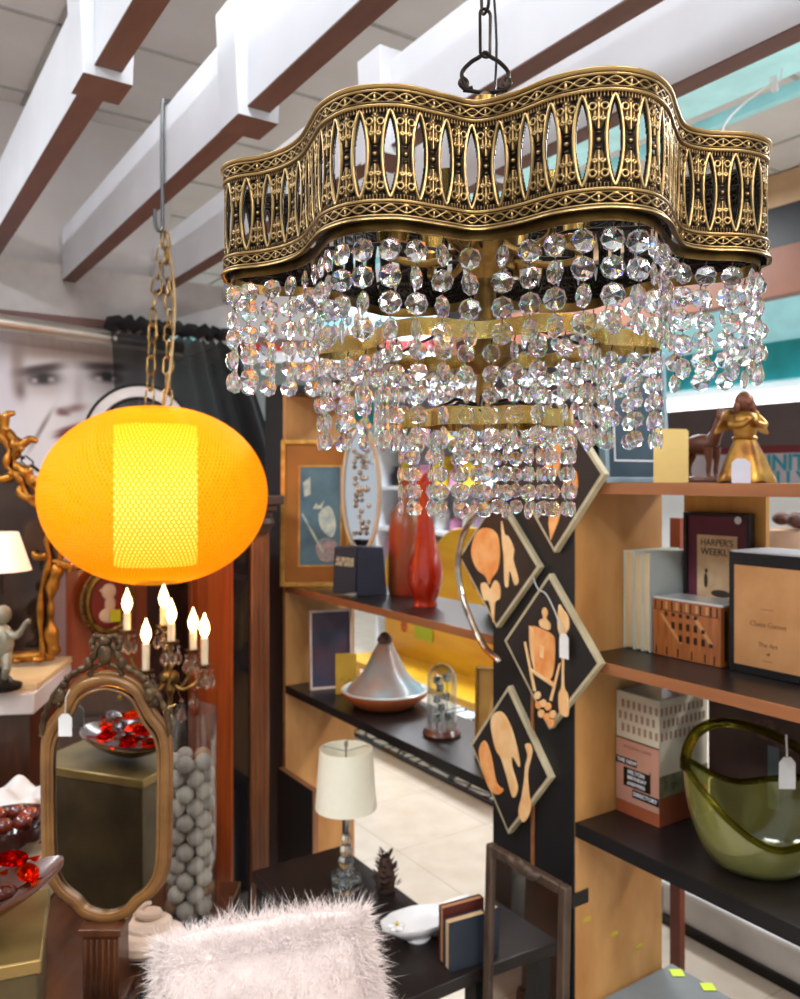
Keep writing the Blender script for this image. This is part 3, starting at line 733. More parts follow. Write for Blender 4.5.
plaque(1.418, -.640, .137, .170, 'diamond plaque with a mushroom, carrot and ladle, lowest on the post', [
    ('mushroom', [(-.42, .40), (-.34, .56), (-.12, .62), (.10, .46), (.26, .18), (.30, -.02), (.14, .08), (.12, -.06), (.26, -.30), (.14, -.46), (-.02, -.20), (-.16, .0), (-.30, .10)], M_or2, .003),
    ('carrot', [(-.72, .02), (-.58, .14), (-.42, -.02), (-.28, -.36), (-.10, -.42), (-.24, -.52), (-.44, -.50), (-.60, -.34), (-.72, -.14)], M_or1, .003),
    ('ladle', [(.44, .30), (.54, .34), (.60, .24), (.50, -.04), (.52, -.28), (.56, -.52), (.40, -.72), (.28, -.62), (.36, -.38), (.42, -.14), (.44, .02), (.50, .18)], M_or2, .003)])
plaque(1.270, .012, .140, .168, 'diamond plaque with orange peppers, highest on the post, partly behind the crystals', [
    ('pepper', [(-.20, .50), (.0, .60), (.14, .46), (.16, .20), (.06, -.02), (-.10, .0), (-.22, .20), (-.26, .36)], M_or1, .003),
    ('leaf', [(.28, .10), (.34, -.02), (.46, .04), (.50, -.14), (.38, -.30), (.26, -.26), (.22, -.08)], M_or1, .003),
    ('chili', [(-.06, -.40), (.06, -.34), (.16, -.44), (.10, -.60), (-.06, -.84), (-.10, -.62)], M_or1, .003)])
# wire and white tag of the second plaque
m = MB(); pts = [onx(533, 577, BX-.028), onx(538, 589, BX-.03), onx(546, 594, BX-.032), onx(555, 612, BX-.034), onx(562, 632, BX-.036)]
m.tube(spline(pts, 5), .0016, 6); q = onx(564, 646, BX-.036)
def tagmesh(w_, h_): return [(-w_/2, -h_/2), (w_/2, -h_/2), (w_/2, h_*.32), (w_*.22, h_/2), (-w_*.22, h_/2), (-w_/2, h_*.32)]
M_ = Matrix.Translation(q) @ Matrix.Rotation(FR, 4, 'Z')
m.prism(tagmesh(.026, .052), -.0006, .0006, 1, M_)
o = m.build('price_tag', [mat('string_grey', (190, 190, 188), .6), M_tagw], None, smooth=0); tag(o, 'white price tag on a string over the plaque with the jar', 'tag')

# ------------------------------------------------------------------ right bookcase, top shelf
def framed(name, label, cat, loc, rz, w_, h_, fw, fmat, pmat, lean=0.0, depth=.018, group=None, mat_in=None):
    t = thing(name, label, cat, loc, rz, group)
    m = MB()
    m.prism([(-w_/2, 0), (-w_/2+fw, fw), (-w_/2+fw, h_-fw), (-w_/2, h_)], 0, depth); m.prism([(w_/2, 0), (w_/2, h_), (w_/2-fw, h_-fw), (w_/2-fw, fw)], 0, depth)
    m.prism([(-w_/2, 0), (w_/2, 0), (w_/2-fw, fw), (-w_/2+fw, fw)], 0, depth); m.prism([(-w_/2, h_), (-w_/2+fw, h_-fw), (w_/2-fw, h_-fw), (w_/2, h_)], 0, depth)
    m.build('frame', fmat, t, bevel=.0015, smooth=0)
    MB().bb(-w_/2+fw, w_/2-fw, depth*.45, depth*.8, fw, h_-fw).build('picture', pmat, t, smooth=0)
    t.rotation_euler = (-lean, 0, rz)
    return t
M_teal = mat('dark_teal', (62, 84, 98), .4, col2=(50, 70, 84), scale=10)
t = framed('framed_picture', 'dark teal picture with a thin white border line on the top shelf behind the crystals', 'picture', (1.412, 1.18, ZT), 0, .205, .29, .012, mat('frame_bluegrey', (150, 176, 190), .4), M_teal, .04)
m = MB()
for a in ((-.066, .066, .046, .050), (-.066, .066, .236, .240)): m.bb(a[0], a[1], .0065, .0078, a[2], a[3])
for x_ in (-.068, .064): m.bb(x_, x_+.004, .0065, .0078, .046, .240)
m.build('border_line', M_white, t, smooth=0)
q = onz(671, 482, ZT); 
o = MB().prism([(-.034, 0), (.034, 0), (.034, .1), (.03, .104), (-.034, .106)], -.0006, .0006).build('card_sign', mat('card_yellow', (236, 206, 128), .6), None, smooth=0)
pc = W(671, 482, 1.60); o.location = (pc.x, pc.y, ZT+.001); o.rotation_euler = (0, 0, CAMR); tag(o, 'blank pale yellow card standing upright on the top shelf', 'card')
# horse
def horse():
    pc = W(701, 482, 1.68); t = thing('horse_figurine', 'small brown horse figurine on the top shelf beside the yellow card', 'figurine', (pc.x, pc.y, ZT+.001), CAMR-1.15)
    hm = mat('horse_brown', (116, 66, 42), .4, col2=(84, 46, 30), scale=20)
    m = MB()
    m.ell((0, 0, .078), (.044, .019, .021), 16, 10)
    m.tube(spline([(.030, 0, .082), (.042, 0, .100), (.050, 0, .122), (.054, 0, .132)], 5), [.017, .016, .015, .014, .013, .012, .012, .011, .011, .010, .010, .009, .009, .009, .009, .009], 10)
    m.tube([(.048, 0, .134), (.060, 0, .128), (.074, 0, .118), (.080, 0, .113)], [.009, .010, .007, .005], 10)
    for sx in (-1, 1):
        m.tube([(.052, sx*.005, .138), (.053, sx*.006, .150)], [.004, .001], 6)
        m.tube(spline([(.030, sx*.010, .070), (.032, sx*.010, .045), (.030, sx*.010, .024), (.032, sx*.010, .012)], 3), [.010, .009, .008, .006, .005, .005, .005, .004, .004, .005], 8)
        m.tube(spline([(-.034, sx*.010, .074), (-.036, sx*.011, .052), (-.044, sx*.011, .034), (-.040, sx*.010, .012)], 3), [.014, .012, .010, .008, .006, .005, .005, .004, .004, .005], 8)
    m.build('body', hm, t, smooth=80)
    m = MB(); m.tube(spline([(-.042, 0, .088), (-.056, 0, .080), (-.058, 0, .056), (-.054, 0, .036)], 4), [.004]*4+[.007]*5+[.005]*3+[.002], 8); m.build('tail', mat('mane_dark', (48, 30, 24), .6), t)
    m = MB(); m.tube([(.046, 0, .140), (.038, 0, .120), (.026, 0, .098)], [.004, .006, .003], 6); m.build('mane', MATS['mane_dark'], t)
    m = MB(); m.lathe([(.052, 0), (.055, .004), (.052, .010), (.046, .012)], 24, 0, sx=1, sy=.55); m.build('base', hm, t)
horse()
def angel():
    pc = W(745, 480, 1.54); t = thing('angel_figurine', 'brass angel figurine with a wide skirt standing on the top shelf', 'figurine', (pc.x, pc.y, ZT+.001), CAMR)
    bm_ = mat('angel_brass', (196, 150, 70), .34, .8, col2=(120, 76, 36), scale=22)
    m = MB()
    prof = [(.053, 0), (.054, .004), (.047, .018), (.037, .045), (.026, .068), (.0195, .082)]
    n = 40; vs = []; fs = []
    for r_, z_ in prof:
        for k in range(n):
            a = 2*PI*k/n; f_ = 1+.07*math.cos(5*a+1.2)*(1-z_/.085)
            vs.append((r_*f_*math.cos(a), r_*f_*.72*math.sin(a), z_+.003*math.cos(5*a)*(1-z_/.085)))
    for i in range(len(prof)-1):
        for k in range(n): fs.append((i*n+k, i*n+(k+1) % n, (i+1)*n+(k+1) % n, (i+1)*n+k))
    fs.append(tuple(range(n-1, -1, -1))); m.add(vs, fs); m.build('skirt', bm_, t, smooth=60)
    m = MB(); m.lathe([(.0205, .080), (.024, .084), (.0205, .088)], 24, 0, sy=.75); m.build('belt', bm_, t)
    m = MB(); m.lathe([(.019, .086), (.023, .10), (.026, .118), (.021, .128), (.009, .134), (.007, .142)], 24, 0, sy=.7)
    for sx in (-1, 1): m.tube(spline([(sx*.023, 0, .122), (sx*.030, -.012, .108), (sx*.014, -.024, .108), (sx*.004, -.027, .118)], 4), [.008]*5+[.0065]*4+[.0055]*3+[.004], 8)
    m.build('torso', bm_, t, smooth=60)
    hb = mat('angel_copper', (128, 80, 60), .45, .5, col2=(98, 58, 44), scale=20)
    m = MB(); m.ell((0, -.003, .150), (.0135, .015, .017), 16, 12); m.ell((0, -.018, .148), (.003, .004, .003), 8, 6)
    for sx in (-1, 1): m.ell((sx*.005, -.0165, .152), (.002, .001, .0014), 8, 6)
    m.build('face', hb, t, smooth=60)
    m = MB(); m.ell((0, .003, .153), (.0175, .0165, .019), 18, 12); m.ell((-.014, .001, .142), (.007, .009, .014), 10, 8); m.ell((.014, .001, .142), (.007, .009, .014), 10, 8); m.build('hair', hb, t, smooth=60)
    for sx in (-1, 1):
        m = MB(); pl = [(sx*.012, .128), (sx*.022, .140), (sx*.034, .132), (sx*.044, .112), (sx*.052, .092), (sx*.040, .094), (sx*.030, .098), (sx*.018, .104)]
        if sx < 0: pl = pl[::-1]
        pl = [(p.x, p.z) for p in spline([(a, 0, b_) for a, b_ in pl], 3, closed=True)]
        m.prism(pl, .014, .020); m.build('wing', bm_, t, bevel=.002)
    return t
angel()
pc = W(741, 480, 1.47); o = MB().prism(tagmesh(.034, .044), -.0005, .0005).build('price_tag', mat('tag_bluewhite', (214, 216, 230), .7), None, smooth=0)
o.location = (pc.x, pc.y, ZT+.0225); o.rotation_euler = (0, 0, CAMR); tag(o, 'white tag leaning against the skirt of the brass angel', 'tag')

# ------------------------------------------------------------------ right bookcase, middle compartment
M_book = mat('book_cloth_pale', (206, 214, 208), .6, col2=(194, 202, 198), scale=12)
M_page = mat('book_pages', (232, 208, 160), .7, col2=(214, 186, 136), scale=120, stretch=(1, 0.05, .05))
yb = 1.2285
for i, (th, hh, dd) in enumerate(((.028, .214, .155), (.022, .209, .15), (.019, .214, .155))):
    # pages face the camera side (fore-edge outwards), spines to the back
    t = thing('book', ['white book with cream pages standing first from the plywood panel', 'white book standing second from the plywood panel', 'white book standing last of the row, against the inlaid box'][i], 'book', (1.418, yb-th/2, Z1+.001), FR, 'white books on the middle shelf')
    m = MB(); m.bb(-th/2, -th/2+.0022, 0, dd, 0, hh); m.bb(th/2-.0022, th/2, 0, dd, 0, hh); m.bb(-th/2+.0022, th/2-.0022, dd-.0025, dd, 0, hh); m.build('cover', M_book, t, smooth=0)
    MB().bb(-th/2+.0023, th/2-.0023, .003, dd-.0026, .003, hh-.003).build('pages', M_page, t, smooth=0)
    yb -= th+.001
# inlaid wooden box
t = thing('inlaid_box', 'marquetry wooden box with a chequered diamond pattern beside the white books', 'box', (1.420, 1.0685, Z1+.001), FR)
M_mq1 = mat('marquetry_mid', (176, 104, 52), .35, coat=.4, col2=(146, 80, 38), scale=12, stretch=(8, 1, 1)); M_mq2 = mat('marquetry_dark', (56, 30, 20), .35); M_mq3 = mat('marquetry_light', (206, 146, 90), .35)
MB().bb(-.082, .082, 0, .088, 0, .118).build('body', M_mq1, t, bevel=.001)
m = MB()
for k in range(5):
    for j in range(9):
        x_ = -.052+j*.009+k*.009; z_ = .094-k*.0125-((j % 2)*.006)
        if (j+k) % 2 == 0 and abs(x_) < .07: m.bb(x_, x_+.008, -.0006, -.0001, z_-.009, z_-.001)
for x_ in (-.077, -.06, -.035, -.012, .01, .034, .058, .072): m.bb(x_, x_+.0035, -.0006, -.0001, .097, .116)
for x_ in (-.074, -.048, -.02, .014, .045, .066): m.bb(x_, x_+.003, -.0006, -.0001, .003, .02)
m.bb(-.081, .081, -.0006, -.0001, .0955, .0968)
m.build('dark_inlay', M_mq2, t, smooth=0)
m = MB(); m.add([(-.064, -.0004, .088), (-.056, -.0004, .088), (-.006, -.0004, .032), (-.016, -.0004, .032)], [(0, 1, 2, 3)]); m.add([(.016, -.0004, .092), (.026, -.0004, .092), (.066, -.0004, .042), (.058, -.0004, .038)], [(0, 1, 2, 3)])
for x_ in (-.05, -.024, .0, .024, .048): m.bb(x_, x_+.006, -.0004, -.0001, .099, .115)
m.build('light_inlay', M_mq3, t, smooth=0)
m = MB()
for k in range(3): m.bb(.0821, .0826, .012+k*.026, .02+k*.026, .01, .11)
m.build('side_inlay', M_mq2, t, smooth=0)
o = MB().bb(-.084, .084, .004, .088, 0, .0035).build('glass_sheet', mat('sheet_white', (226, 232, 230), .15), None, smooth=0, loc=(1.420, 1.0685, Z1+.1195), rz=FR); tag(o, 'white sheet lying flat on top of the inlaid wooden box', 'sheet')
# weekly magazine in a frame
M_mar = mat('maroon_mount', (112, 50, 66), .6)
t = framed('framed_magazine', 'framed old magazine cover with maroon mount standing behind the inlaid box', 'picture', (1.512, 1.064, Z1+.001), FR, .160, .300, .008, mat('frame_black', (34, 28, 30), .4), M_mar, 0)
MB().bb(-.048, .048, .0055, .0078, .03, .252).build('cover_print', mat('cover_paper', (222, 190, 150), .7, col2=(204, 168, 128), scale=30), t, smooth=0)
M_ink = mat('print_ink', (70, 56, 50), .7)
text('lettering', "HARPER'S", .020, M_ink, t, (0, .005, .236), sx=.92); text('lettering', 'WEEKLY', .021, M_ink, t, (0, .005, .216), sx=.98)
m = MB(); m.ell((-.026, .005, .155), (.005, .0006, .016), 10, 8); m.ell((.010, .005, .130), (.024, .0006, .008), 12, 6); m.ell((-.025, .005, .176), (.004, .0006, .005), 8, 6); m.build('figure_print', M_ink, t)
m = MB(); m.lathe([(.008, 0), (.008, .001)], 18, 0, c=(.054, .0, .286), rot=(PI/2, 0, 0)); m.build('round_sticker', M_white, t)
# black box with tan label
t = thing('black_box', 'black box with a large tan label standing on the middle shelf at the right', 'box', (1.420, .886, Z1+.001), FR)
MB().bb(-.0825, .0875, 0, .12, 0, .230).build('body', M_black, t, bevel=.001)
MB().bb(-.078, .083, .002, .118, .2302, .2332).build('pale_top', mat('pale_top_paper', (214, 216, 220), .5), t, smooth=0)
MB().bb(-.070, .070, -.0015, -.0001, .016, .206).build('label_panel', mat('label_tan', (198, 146, 94), .6, col2=(180, 126, 76), scale=14), t, smooth=0)
M_faint = mat('faint_print', (150, 104, 66), .7)
text('lettering', 'Chess Games', .014, M_faint, t, (0, -.0018, .098), sx=.95); text('lettering', 'The Art', .012, M_faint, t, (0, -.0018, .060)); text('lettering', 'of', .010, M_faint, t, (0, -.0018, .044))
m = MB(); m.bb(-.014, .012, -.0019, -.0015, .126, .1275); m.bb(-.010, .010, -.0019, -.0015, .030, .0315); m.build('printed_rule', M_faint, t, smooth=0)
# boards and frames behind the middle compartment
o = MB().bb(0, .012, -.098, .098, 0, .335).build('wooden_board', mat('pine_board', (216, 160, 82), .5, col2=(196, 138, 64), scale=5, stretch=(1, 5, .6)), None, loc=(1.537, 1.062, Z1+.001), smooth=0); tag(o, 'upright pine board at the back of the middle shelf behind the framed magazine', 'board')
o = MB().bb(0, .02, -.016, .016, 0, 1.40).build('reddish_post', mat('red_wood', (140, 66, 42), .4), None, loc=(1.80, 1.387, 0), smooth=0); tag(o, 'narrow reddish wooden post behind the right bookcase by the plywood panel', 'post')

# ------------------------------------------------------------------ right bookcase, lower compartment
t = thing('game_box', 'patterned cream and terracotta game box with a pink sign on its side', 'box', (1.393, 1.112, Z2+.001), 0)
GX, GW, GH = .160, .114, .262
M_gc = mat('game_cream', (232, 220, 194), .55); M_gt = mat('game_terracotta', (176, 92, 56), .55); M_gb = mat('game_motif', (178, 140, 122), .6)
m = MB().bb(0, GX, 0, GW, .060, GH); m.build('body', M_gc, t, smooth=0)
m = MB().bb(-.0008, GX+.0008, -.0008, GW, 0, .0602); m.build('base_panel', M_gt, t, smooth=0)
MB().bb(.003, GX-.003, .003, GW-.003, GH, GH+.0015).build('top_panel', mat('game_top', (206, 212, 212), .2), t, smooth=0)
m = MB()
for r_ in range(3):
    for k in range(11):
        yk = .004+k*.0148+(r_ % 2)*.0075
        if yk < .104: m.bb(-.0012, -.0001, yk, yk+.0062, GH-.032-r_*.026, GH-.016-r_*.026)
        if yk < .152: m.bb(yk, yk+.0062, -.0012, -.0001, GH-.032-r_*.026, GH-.016-r_*.026)
m.build('printed_motifs', M_gb, t, smooth=0)
m = MB().bb(0.0, GX, -.0013, -.0002, .060, .105); m.build('printed_scene', mat('game_scene', (150, 148, 108), .6, col2=(84, 80, 62), scale=40), t, smooth=0)
# sign on the left-facing side
s_ = thing('game_sign', 'pink cardboard sign with black and white lettering leaning on the patterned box', 'sign', (0, 0, 0), 0)
s_.location = Vector((1.3905, 1.167, Z2+.03)); s_.rotation_euler = (0, 0, FR)
MB().bb(-.057, .057, -.0015, .0005, 0, .135).build('panel', mat('sign_pink', (206, 150, 128), .6), s_, smooth=0)
m = MB().bb(-.057, .0, -.002, -.0016, .079, .094); m.bb(-.036, .034, -.002, -.0016, .034, .074); m.bb(0.034, .036, -.002, -.0016, .034, .080); m.bb(-.012, .057, -.002, -.0016, .014, .031); m.bb(-.057, .057, -.002, -.0016, .133, .135); m.build('black_bars', M_black, s_, smooth=0)
for b_, x_, z_, sz in (('THE NEW', -.027, .0865, .012), ('MILTON', -.002, .066, .012), ('BIRTHDAY', .0, .054, .0105), ('ANSWERS', -.002, .0415, .0105), ('DIRECTORY', .022, .0225, .0115)):
    text('lettering', b_, sz, M_white, s_, (x_, -.0022, z_), sx=1.0, bold=.0003)
text('lettering', 'AMAZING GAME', .009, mat('faint_pink', (166, 108, 92), .6), s_, (0, -.0018, .118), sx=1.1)

# olive glass basket bowl
def bowl():
    pc = W(762, 866, 1.19); t = thing('glass_bowl', 'olive green glass basket bowl with a looped handle rim on the lower shelf', 'bowl', (0, 0, 0), 0)
    cx = onz(765, 858, Z2+.001); t.location = (1.400, .890, Z2+.001); t.rotation_euler = (0, 0, CAMR)
    g = mat('olive_glass', (226, 224, 140), .02, coat=1.0, col2=(220, 218, 132), scale=3, trans=.86, ior=1.25)
    g2 = glass_mat('dark_olive_glass', (196, 190, 110), 0.0, 1.45, 0.4)
    # footless body: lofted rings between a base ellipse and a slanted, folded rim
    n = 64; rings = 16; vs = []; fs = []
    def rim(a):
        # a=0 right, PI left ; rim dips in front and climbs to the left and right sides
        x = 0.140*math.cos(a)*1.0; y = 0.085*math.sin(a)
        z = 0.100+0.095*max(0, -math.cos(a))**1.7+0.045*max(0, math.cos(a))**1.5 - (0.028 if math.sin(a) < 0 else -0.030)*abs(math.sin(a))
        return x, y, z
    def skin(off):
        out = []
        for i in range(rings+1):
            s = i/rings
            for k in range(n):
                a = 2*PI*k/n; rx_, ry_, rz_ = rim(a)
                bx_, by_ = 0.050*math.cos(a), 0.042*math.sin(a)
                f_ = math.sin(s*PI/2)**0.85
                x = bx_+(rx_-bx_)*f_; y = by_+(ry_-by_)*f_; z = .002+(rz_-.002)*(1-math.cos(s*PI/2))**0.9*1.0
                l = math.hypot(x, y) or 1
                out.append((x-x/l*off, y-y/l*off, z+(off if i == 0 else off*(1-s))))
        return out
    vo = skin(0); vi = skin(.0045)
    vs = vo+vi; N1 = len(vo)
    for i in range(rings):
        for k in range(n):
            a, b_, c_, d_ = i*n+k, i*n+(k+1) % n, (i+1)*n+(k+1) % n, (i+1)*n+k
            fs.append((a, b_, c_, d_)); fs.append((a+N1, d_+N1, c_+N1, b_+N1))
    for k in range(n):
        a, b_ = rings*n+k, rings*n+(k+1) % n; fs.append((a, b_, b_+N1, a+N1))
    fs.append(tuple(range(n-1, -1, -1))); fs.append(tuple(N1+k for k in range(n)))
    m = MB(); m.add(vs, fs); m.build('body', g, t, smooth=80)
    # thick rolled rim, and the handle arching over the top
    m = MB(); path = [Vector(rim(2*PI*k/48)) for k in range(48)]
    m.tube(path, .0062, 10, closed=True); m.build('rolled_rim', g2, t, smooth=80)
    m = MB(); hp = spline([(-.139, 0, .185), (-.134, 0, .225), (-.112, .0, .258), (-.07, .0, .272), (-.01, .0, .262), (.05, .0, .236), (.11, 0, .196), (.139, 0, .145)], 6)
    m.tube(hp, .0085, 12, flat=1.8); m.build('handle', g2, t, smooth=80)
    # white price tag hanging from the handle (held by the bowl)
    tg = MB(); tg.tube([(.040, -.018, .255), (.040, -.021, .216)], .0018, 6); tg.prism([(a+.040, b_+.186) for a, b_ in tagmesh(.030, .058)], -.0225, -.0215)
    o = tg.build('price_tag', M_tagw, None, smooth=0, loc=t.location, rz=CAMR); tag(o, 'white price tag hanging inside the handle of the olive glass bowl', 'tag')
bowl()

# below the lower shelf
o = MB().bb(0, .30, -.42, 0, 0, .385).build('grey_box', mat('box_grey', (116, 120, 120), .6, col2=(104, 108, 108), scale=10), None, bevel=.002, loc=(1.275, 1.222, 0)); tag(o, 'flat grey box standing on the floor inside the right bookcase', 'box')
neon = mat('neon_sticker', (214, 238, 40), .5)
for i, (a, b_) in enumerate(((677, 973), (708, 987))):
    q = onz(a, b_, .386); o = MB().bb(-.014, .014, -.013, .013, 0, .0008).build('neon_sticker', neon, None, smooth=0, loc=(q.x, q.y, .3862), rz=CAMR); tag(o, ['neon yellow sticker on the grey box, the one nearer the plywood panel', 'neon yellow sticker on the grey box, the one nearer the right edge'][i], 'sticker', 'neon stickers on the grey box')
# white display gondola beyond
t = thing('display_shelf_unit', 'long low white store shelf base with a black foot strip behind the right bookcase', 'shelf unit', (2.28, 1.2, 0), 0)
m = MB().bb(0.02, .55, -1.6, .62, .03, .13); m.build('base_panel', mat('gondola_white', (224, 222, 222), .4), t, smooth=0)
m = MB().bb(-.01, .55, -1.6, .62, .131, .150); m.build('deck_shelf', MATS['gondola_white'], t, bevel=.006)
MB().bb(0.005, .5, -1.6, .78, 0, .03).build('foot_strip', M_black, t, smooth=0)
MB().bb(0.56, .60, -1.6, .62, 0.1, 1.3).build('back_panel', mat('gondola_back', (200, 200, 202), .6), t, smooth=0)
# dark picture standing behind the bowl
t = thing('dark_picture', 'dark brown picture standing on the lower shelf behind the olive glass bowl', 'picture', (1.541, .95, Z2+.001), FR)
MB().bb(-.150, .13, 0, .008, 0, .30).build('panel', mat('picture_brown', (92, 68, 60), .5, col2=(66, 46, 42), scale=8), t, smooth=0)
m = MB(); m.ell((-.01, -.001, .215), (.035, .001, .022), 16, 8); m.ell((.022, -.001, .195), (.022, .001, .016), 12, 8); m.build('figure_print', mat('cat_tan', (120, 86, 74), .6, col2=(74, 52, 46), scale=60), t)
m = MB(); m.bb(-.012, .012, -.0015, -.0002, .06, .185); m.build('column_print', mat('column_grey', (120, 132, 138), .6), t, smooth=0)
# goods and sign beyond the top shelf
gd = [o_ for o_ in bpy.data.objects if o_.name.startswith('display_shelf_unit')][0]
MB().bb(0.02, .55, -1.2, .5, 1.20, 1.225).build('upper_shelf', MATS['gondola_white'], gd, smooth=0)
m = MB().lathe([(.0, 0), (.09, .0), (.10, .02), (.10, .09), (.085, .12), (.07, .125)], 28); o = m.build('ceramic_jar', mat('jar_tan', (206, 168, 138), .5), None, loc=(2.42, 1.42, 1.226)); tag(o, 'wide tan jar seen behind the top right corner of the black box', 'jar')
m = MB()
for k in range(7): m.ell((random.uniform(-.08, .08), random.uniform(-.05, .05), .02+random.uniform(0, .01)), (.03, .03, .02), 10, 6)
o = m.build('dried_flowers', mat('dried_brown', (110, 66, 50), .7, col2=(60, 36, 32), scale=60), None, loc=(2.42, 1.42, 1.352)); tag(o, 'dark red dried flower heads in the wide tan jar', 'flowers', kind='stuff')
t = thing('store_sign', 'dark store sign with turquoise letters hanging beyond the brass angel', 'sign', (3.0, 1.9, 1.5), FR)
MB().bb(-.62, .34, 0, .03, .135, .30).build('upper_panel', mat('sign_grey', (88, 76, 76), .6), t, smooth=0)
MB().bb(-.62, .34, 0, .03, .105, .1345).build('middle_band', mat('sign_maroon', (110, 34, 44), .5), t, smooth=0)
MB().bb(-.62, .34, 0, .03, -.03, .1045).build('lower_panel', mat('sign_white', (196, 190, 196), .5), t, smooth=0)
M_tq = mat('letter_turquoise', (40, 150, 168), .5)
text('lettering', 'UNNITY', .085, M_tq, t, (.075, -.003, .065), sx=1.0, bold=.002); text('lettering', 'JELLLY', .085, M_tq, t, (.075, -.003, .0), sx=1.0, bold=.002)
m = MB().tube([(-.5, .015, .30), (-.5, .015, 1.59)], .004, 6); m.tube([(.3, .015, .30), (.3, .015, 1.59)], .004, 6); m.build('hanging_rod', M_greysteel, t)

# ------------------------------------------------------------------ left bookcase, upper shelf (z = Z1)
def at(px, py, z, off=0):
    q = onz(px, py, z); return (q.x, q.y, z+.001)
# gilt picture: plane nearly facing us
M_pic = mat('print_blue', (92, 126, 138), .5, col2=(66, 96, 112), scale=9)
t = framed('gilt_framed_picture', 'tall gilt framed picture with an orange mount at the far end of the shelf', 'picture', (1.332, 2.510, Z1+.001), CAMR+.0, .245, .51, .016, M_gilt2, mat('mount_orange', (176, 108, 30), .6), .05)
m = MB(); a_, b_, c_, d_ = -.055, .085, .075, .415; e_ = .006
for bxx in ((a_-e_, b_+e_, c_-e_, c_), (a_-e_, b_+e_, d_, d_+e_), (a_-e_, a_, c_, d_), (b_, b_+e_, c_, d_)): m.bb(bxx[0], bxx[1], .003, .0078, bxx[2], bxx[3])
m.build('inner_fillet', M_gilt2, t, smooth=0)
MB().bb(a_, b_, .005, .0078, c_, d_).build('painting', M_pic, t, smooth=0)
m = MB(); m.prism([(p.x, p.z) for p in spline([(.01, 0, .25), (.04, 0, .28), (.06, 0, .26), (.07, 0, .21), (.055, 0, .17), (.02, 0, .2)], 3, closed=True)], .0035, .0048)
m.prism([(-.045, .36), (-.02, .38), (-.018, .32), (-.04, .31)], .0035, .0048); m.prism([(-.01, .27), (.0, .29), (.012, .28), (.03, .30), (.02, .27)], .0035, .0048); m.prism([(-.05, .25), (-.045, .255), (.03, .12), (.024, .115)], .0035, .0048)
m.build('painted_figure', mat('paint_cream', (206, 208, 186), .6, col2=(150, 170, 170), scale=40), t, smooth=0)
m = MB(); m.prism([(p.x, p.z) for p in spline([(.0, 0, .14), (.03, 0, .17), (.075, 0, .15), (.08, 0, .10), (.02, 0, .09)], 3, closed=True)], .0038, .0048); m.build('painted_flowers', mat('paint_rose', (190, 150, 140), .6, col2=(110, 130, 140), scale=60), t, smooth=0)
# oval jewelled mirror
t = thing('oval_mirror', 'slim oval mirror with a beaded jewelled centre standing before the gilt picture', 'mirror', (1.43, 2.365, Z1+.001), CAMR); t.scale = (1.12, 1.12, 1.12)
cz = .30; rx_, rz_ = .055, .185
n = 40; m = MB(); path = [(rx_*math.cos(2*PI*k/n), 0, cz+rz_*math.sin(2*PI*k/n)) for k in range(n)]; m.tube(path, .007, 8, closed=True); m.build('frame', mat('silver_gilt', (206, 200, 180), .3, .4), t)
m = MB(); m.prism([(rx_*math.cos(2*PI*k/n), cz+rz_*math.sin(2*PI*k/n)) for k in range(n)], .000, .004); m.build('glass', M_mirror, t, smooth=0)
m = MB()
for k in range(16):
    z_ = cz-.13+k*.0165; 
    for q in (-1, 0, 1):
        if random.random() < .75: m.ell((q*.017+random.uniform(-.006, .006), -.007, z_), random.uniform(.006, .011), 8, 6)
m.build('jewels', mat('jewel_silver', (216, 204, 184), .15, .5, col2=(90, 66, 50), scale=50), t)
m = MB().bb(-.02, .02, -.015, .03, 0, .012); m.tube([(0, .0, .01), (0, 0, cz-rz_-.002)], .006, 8); m.build('stand', M_dkmetal, t)
# brown and red tall bottle behind
pc = W(397, 500, 2.72); m = MB().lathe([(0, 0), (.055, 0), (.06, .02), (.058, .20), (.05, .26), (.022, .30), (.018, .36), (.022, .37)], 24, 0); o = m.build('tall_bottle', [mat('bottle_red', (168, 44, 26), .3, col2=(134, 80, 44), scale=5)], None, loc=(1.50, 2.20, Z1+.001)); tag(o, 'tall red brown bottle standing behind the oval mirror', 'bottle')
# navy box
t = thing('navy_box', 'dark navy hinged box leaning open beneath the oval mirror', 'box', (0, 0, 0), 0); q = W(362, 596, 2.25); t.location = (1.345, 2.215, Z1+.001); t.scale = (1.13, 1.0, 1.0); t.rotation_euler = (0, 0, CAMR)
nv = mat('navy_cloth', (30, 36, 58), .6, col2=(22, 26, 44), scale=14)
m = MB(); m.prism([(-.085, .012), (-.080, .155), (-.018, .160), (-.020, .012)], 0, .05); m.build('side_panel', mat('navy_dark', (38, 34, 46), .6), t, bevel=.002)
m = MB(); m.prism([(-.019, .0), (-.017, .158), (.055, .156), (.066, .004)], .004, .06); m.build('body', nv, t, bevel=.002)
m = MB(); m.prism([(-.077, .10), (-.075, .128), (-.026, .122), (-.026, .094)], -.0012, -.0002); m.build('label_panel', mat('label_cream', (190, 176, 140), .6, col2=(90, 84, 70), scale=120), t, smooth=0)
